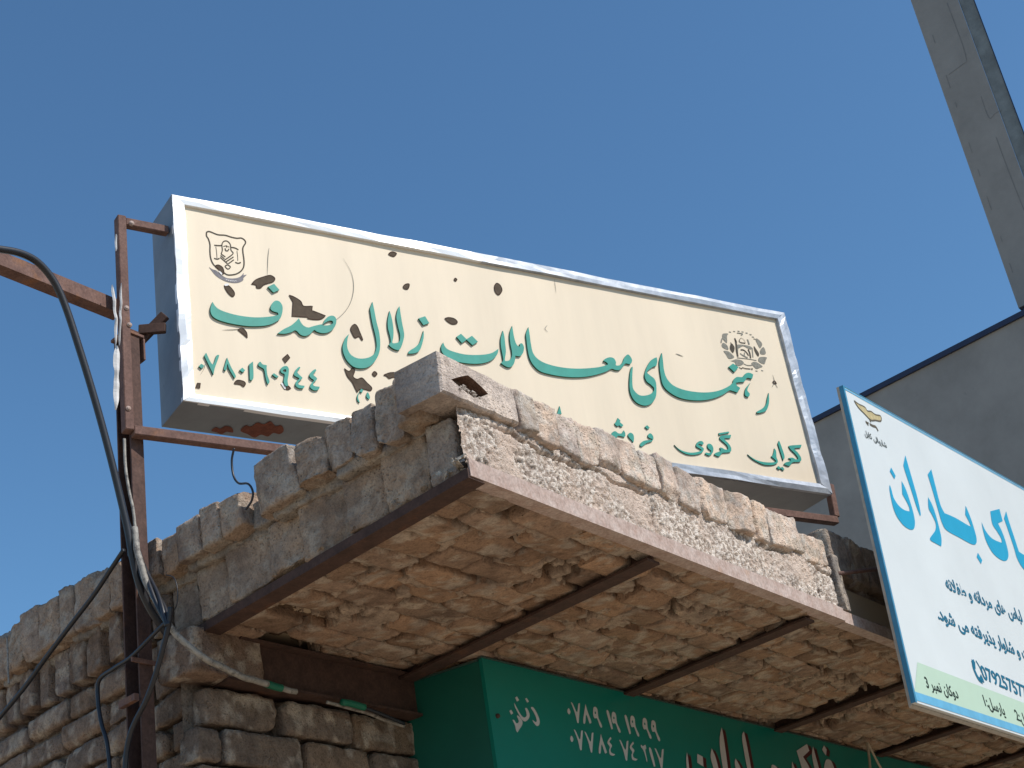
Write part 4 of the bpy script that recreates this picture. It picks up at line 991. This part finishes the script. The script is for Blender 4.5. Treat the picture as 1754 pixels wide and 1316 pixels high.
for body, pl, pr_, hh, th, m in ((shape('لباس های مردانه و طفلانه'), (1621.5, 1009), (1752, 1066), .040, .026, 'teal'),
        (shape('کت و شلوار پذیرفته می شود.'), (1607, 1060), (1772, 1137), .040, .026, 'teal'), ('079257577', (1684, 1163), (1762, 1199), .043, .02, 'teal'),
        ('3 ' + shape('دوکان نمبر'), (1587, 1178), (1642, 1197), .030, .02, 'black'), ('1:' + shape('پارسل'), (1687, 1209), (1722, 1226), .032, .02, 'black'),
        ('2:' + shape('پارسل'), (1741, 1233), (1776, 1250), .032, .02, 'black'), (shape('شاروالی کابل'), (1481, 746), (1519, 768), .019, .01, 'black')):
    bt = MB(); text_mesh(bt, BF, body, pl, pr_, hh, .0014, th); bt.build('lettering', M[m], BPAN)
bt = MB()
BF.stroke(bt, [(1666, 1132), (1667, 1143), (1671, 1154), (1676, 1163), (1682, 1168)], 3.0, .0012, 5); BF.stroke(bt, [(1665, 1131), (1668, 1138), (1670, 1141)], 5, .0014, 3); BF.stroke(bt, [(1678, 1159), (1681, 1165), (1682, 1168)], 6, .0014, 3)
BF.stroke(bt, [(1671, 1132), (1677, 1142), (1681, 1152)], 1.2, .0012, 4)
bt.build('telephone_icon', M['teal'], BPAN)

# ------------------------------------------------------------------ the green light box under the canopy
GT = .68
gorg = W(.785, GT, 2.0)
grn = thing('green_shop_sign', 'dark green box sign with white numbers and calligraphy, tucked below the brick canopy', 'sign', gorg)
c0 = onp(825, 1127, P0 + GT * B, NA); c1 = onp(1560, 1316, P0 + GT * B, NA)
ztop = float(c0[2]); s_l = float(np.linalg.solve(np.array([A[:2], B[:2]]).T, (c0 - P0)[:2])[0])
GF = Face(c0, NA, A)
pf = MB(); pf.box8([W(x, y, z) for z in (1.95, ztop) for x, y in ((s_l, GT), (4.3, GT), (4.3, GT + .012), (s_l, GT + .012))]); GPAN = pf.build('front_panel', M['shop_green'], grn)
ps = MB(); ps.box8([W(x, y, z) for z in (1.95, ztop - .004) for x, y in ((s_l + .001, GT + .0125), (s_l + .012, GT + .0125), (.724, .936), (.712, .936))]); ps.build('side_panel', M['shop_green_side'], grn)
tp = MB(); tp.stz(s_l - .003, 4.3, GT - .003, GT + .014, ztop + .0005, ztop + .004); tp.box8([W(x, y, z) for z in (ztop - .0035, ztop + .001) for x, y in ((s_l - .003, GT + .0145), (s_l + .012, GT + .0145), (.726, .936), (.709, .936))]); tp.build('top_trim', paint('green_trim', (.05, .10, .085), .5), grn)
ZD = (860, 1170, 6.048); ZE = (1160, 1230, 5.847)
GL = []
D7 = "708,200* 728,215 772,305 785,220 803,212* 800,270 790,415* 775,410 750,310"; D8 = "860,218* 880,290 920,400 912,420 900,415 868,330 858,415 840,420 838,370 850,290"
D9 = "940,290 945,255 965,250 985,280 995,360 1030,440 1028,465 1010,450 980,370 955,368 940,330|956,302 965,298 970,318 959,322"; D1 = "1085,280* 1105,310 1142,460 1138,478* 1125,470 1080,310"
D4 = "1120,560* 1128,580 1108,610 1135,650 1120,690 1130,725 1168,740* 1150,755 1115,745 1105,700 1112,665 1088,625 1095,595"; D2 = "1435,640* 1455,655 1480,640* 1490,680 1480,700 1500,800 1495,820* 1475,740 1455,690 1435,665"
D0 = "685,262 705,300 690,328 672,295"
def sh(z, dx, dy): return (z[0] + dx / z[2], z[1] + dy / z[2], z[2])
GL += ([(ZD, x) for x in ("150,140* 172,180* 150,195* 132,155*", "250,155* 275,195* 255,205* 235,165*", "90,278* 112,315* 90,330* 72,292*", "295,258 320,255 360,320 385,390 380,435 355,447 325,415 312,385 340,405 355,395 345,350 320,300",
   "122,205* 150,260 190,330 225,360 250,340 245,300 235,265 255,265 280,320 275,365 240,400 205,385 170,330 130,250", "105,385 125,390 145,420 170,400 150,345 170,345 205,395 205,435 180,475 155,515* 140,490 130,440", D0, D7, D8, D9, D1, D4, D2)])
for dsc, dx, dy in ((D9, 192, 53), (D1, 187, 50), (D9, 385, 92), (D9, 512, 115), (D9, 602, 140), (D0, 30, 286), (D7, 30, 282), (D7, 140, 305), (D8, 160, 309), (D7, 502, 390), (D4, 232, 50), (D1, 440, 388), (D7, 867, 476)):
    GL.append((sh(ZD, dx, dy), dsc))
letters('letter', GL[:6], GF, GPAN, .0012, M['white_letter'], None, 0, 4)
letters('digit', GL[6:], GF, GPAN, .0012, M['white_letter'], None, 0, 4)
BIG = ["92,345* 105,420 120,560* 92,560* 85,420", "195,360* 250,390* 258,490* 195,450*", "340,305* 380,400 420,560* 375,560* 330,400", "440,95* 465,230 510,560* 460,560* 418,250", "580,408* 620,480 650,560* 590,560* 570,450",
       "662,135* 690,260 745,560* 705,560* 645,220", "940,475 975,480 1010,520 1000,560 940,560", "1145,435* 1175,520 1180,560* 1140,560*", "1190,330* 1295,262* 1318,330* 1255,390* 1310,480 1340,560* 1260,560* 1220,430", "1355,285* 1380,380 1430,560* 1380,560* 1345,380", "1465,275* 1492,320* 1485,380* 1445,320*", "1480,430 1530,425 1565,500 1570,560 1470,560"]
letters('large_letter', [(ZE, x) for x in BIG], GF, GPAN, .0020, M['white_letter'], None, 0, 4)
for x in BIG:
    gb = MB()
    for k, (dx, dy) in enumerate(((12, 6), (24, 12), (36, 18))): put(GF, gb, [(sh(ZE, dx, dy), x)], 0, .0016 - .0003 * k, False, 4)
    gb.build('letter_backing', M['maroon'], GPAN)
sc_ = MB(); pc = onp(851, 1227, P0 + GT * B, NA); sc_.tube([pc + NA * .0, pc + NA * .006, pc + NA * .009], [.006, .006, .002], 8); sc_.build('screw', M['rust_dark'], grn)

# ------------------------------------------------------------------ grey building and its column
q = ray(1395, 720); q = q / np.hypot(q[0], q[1]); G0 = EYE + q * 10
gz = float(onp(1560, 632, G0, NB)[2])
G1 = G0 - B * 9; Gm = G0 + B * .6
gb_ = thing('grey_building', 'dark grey rendered building with a thin dark coping behind the signs', 'building', np.array([G0[0], G0[1], 0]))
def prism(mb, foot, z0, z1):
    n = len(foot); v = [np.array([p[0], p[1], z]) for z in (z0, z1) for p in foot]
    mb.add(v, [list(range(n))[::-1], [n + i for i in range(n)]] + [[i, (i + 1) % n, n + (i + 1) % n, n + i] for i in range(n)])
foot = [Gm, G1, G1 + A * 8, Gm + A * 8]
w_ = MB(); prism(w_, foot[::-1] if False else foot, 0, gz - .036); w_.build('wall', M['concrete'], gb_)
e_ = .02
foot2 = [Gm + NB * e_ + B * e_, G1 + NB * e_ - B * e_, G1 + A * 8, Gm + A * 8]
w_ = MB(); prism(w_, foot2, gz - .0358, gz); w_.build('coping', M['coping'], gb_)
# column: front face keeps the side wall's direction
q = ray(1746, 540); q = q / np.hypot(q[0], q[1]); C0 = onp(1746, 532, G0 + A * .25, NB)
c_t = onp(1565, 0, C0, NB); c_r = onp(1675, 0, C0, NB)
wd = abs((c_r - c_t) @ B)
zb = gz
clm = thing('concrete_column', 'tall grey concrete column rising above the grey building roof', 'column', np.array([C0[0], C0[1], gz]))
def cprism(mb, u0, u1, d0, d1, z0, z1):
    prism(mb, [C0 - B * u0 + A * d0, C0 - B * u1 + A * d0, C0 - B * (u1 - .30 * (u1 - u0) - .02) + A * d1, C0 - B * u0 + A * d1], z0, z1)
cm = MB(); cprism(cm, 0, wd * .75, 0, wd * .8, gz + .16, 14); cm.build('shaft', M['column'], clm)
cm = MB(); cprism(cm, wd * .7505, wd * .985, .006, wd * .3, gz + .16, 14); cm.build('shaft_strip', M['column_strip'], clm)
cm = MB(); cprism(cm, wd * .9855, wd, -.004, .02, gz + .16, 14); cm.build('shaft_edge', M['coping'], clm)
cm = MB(); cprism(cm, .02, wd * .95, .02, wd * .75, gz, gz + .1595); cm.build('base_block', M['coping'], clm)
crk = MB()
CF = Face(C0 + NB * .002, NB, -B)
for pts in ([(1622, 5), (1648, 75), (1656, 105)], [(1655, 106), (1625, 128)], [(1680, 165), (1694, 202), (1704, 195), (1716, 188)], [(1706, 235), (1730, 300), (1754, 360)]):
    CF.stroke(crk, pts, 1.0, 0, 4)
for i, ln in enumerate((14, 22, 9, 18, 12, 24, 10, 16)):
    y0 = 60 + i * 55 + (i * 37) % 23; x0 = 1597 + (y0 - 60) * .338; CF.stroke(crk, [(x0, y0), (x0 + ln * .17, y0 + ln * .5), (x0 + ln * .338, y0 + ln)], .9, 0, 3)
crk.build('shaft_crack', paint('column_crack', (.225, .22, .21), .9), clm)
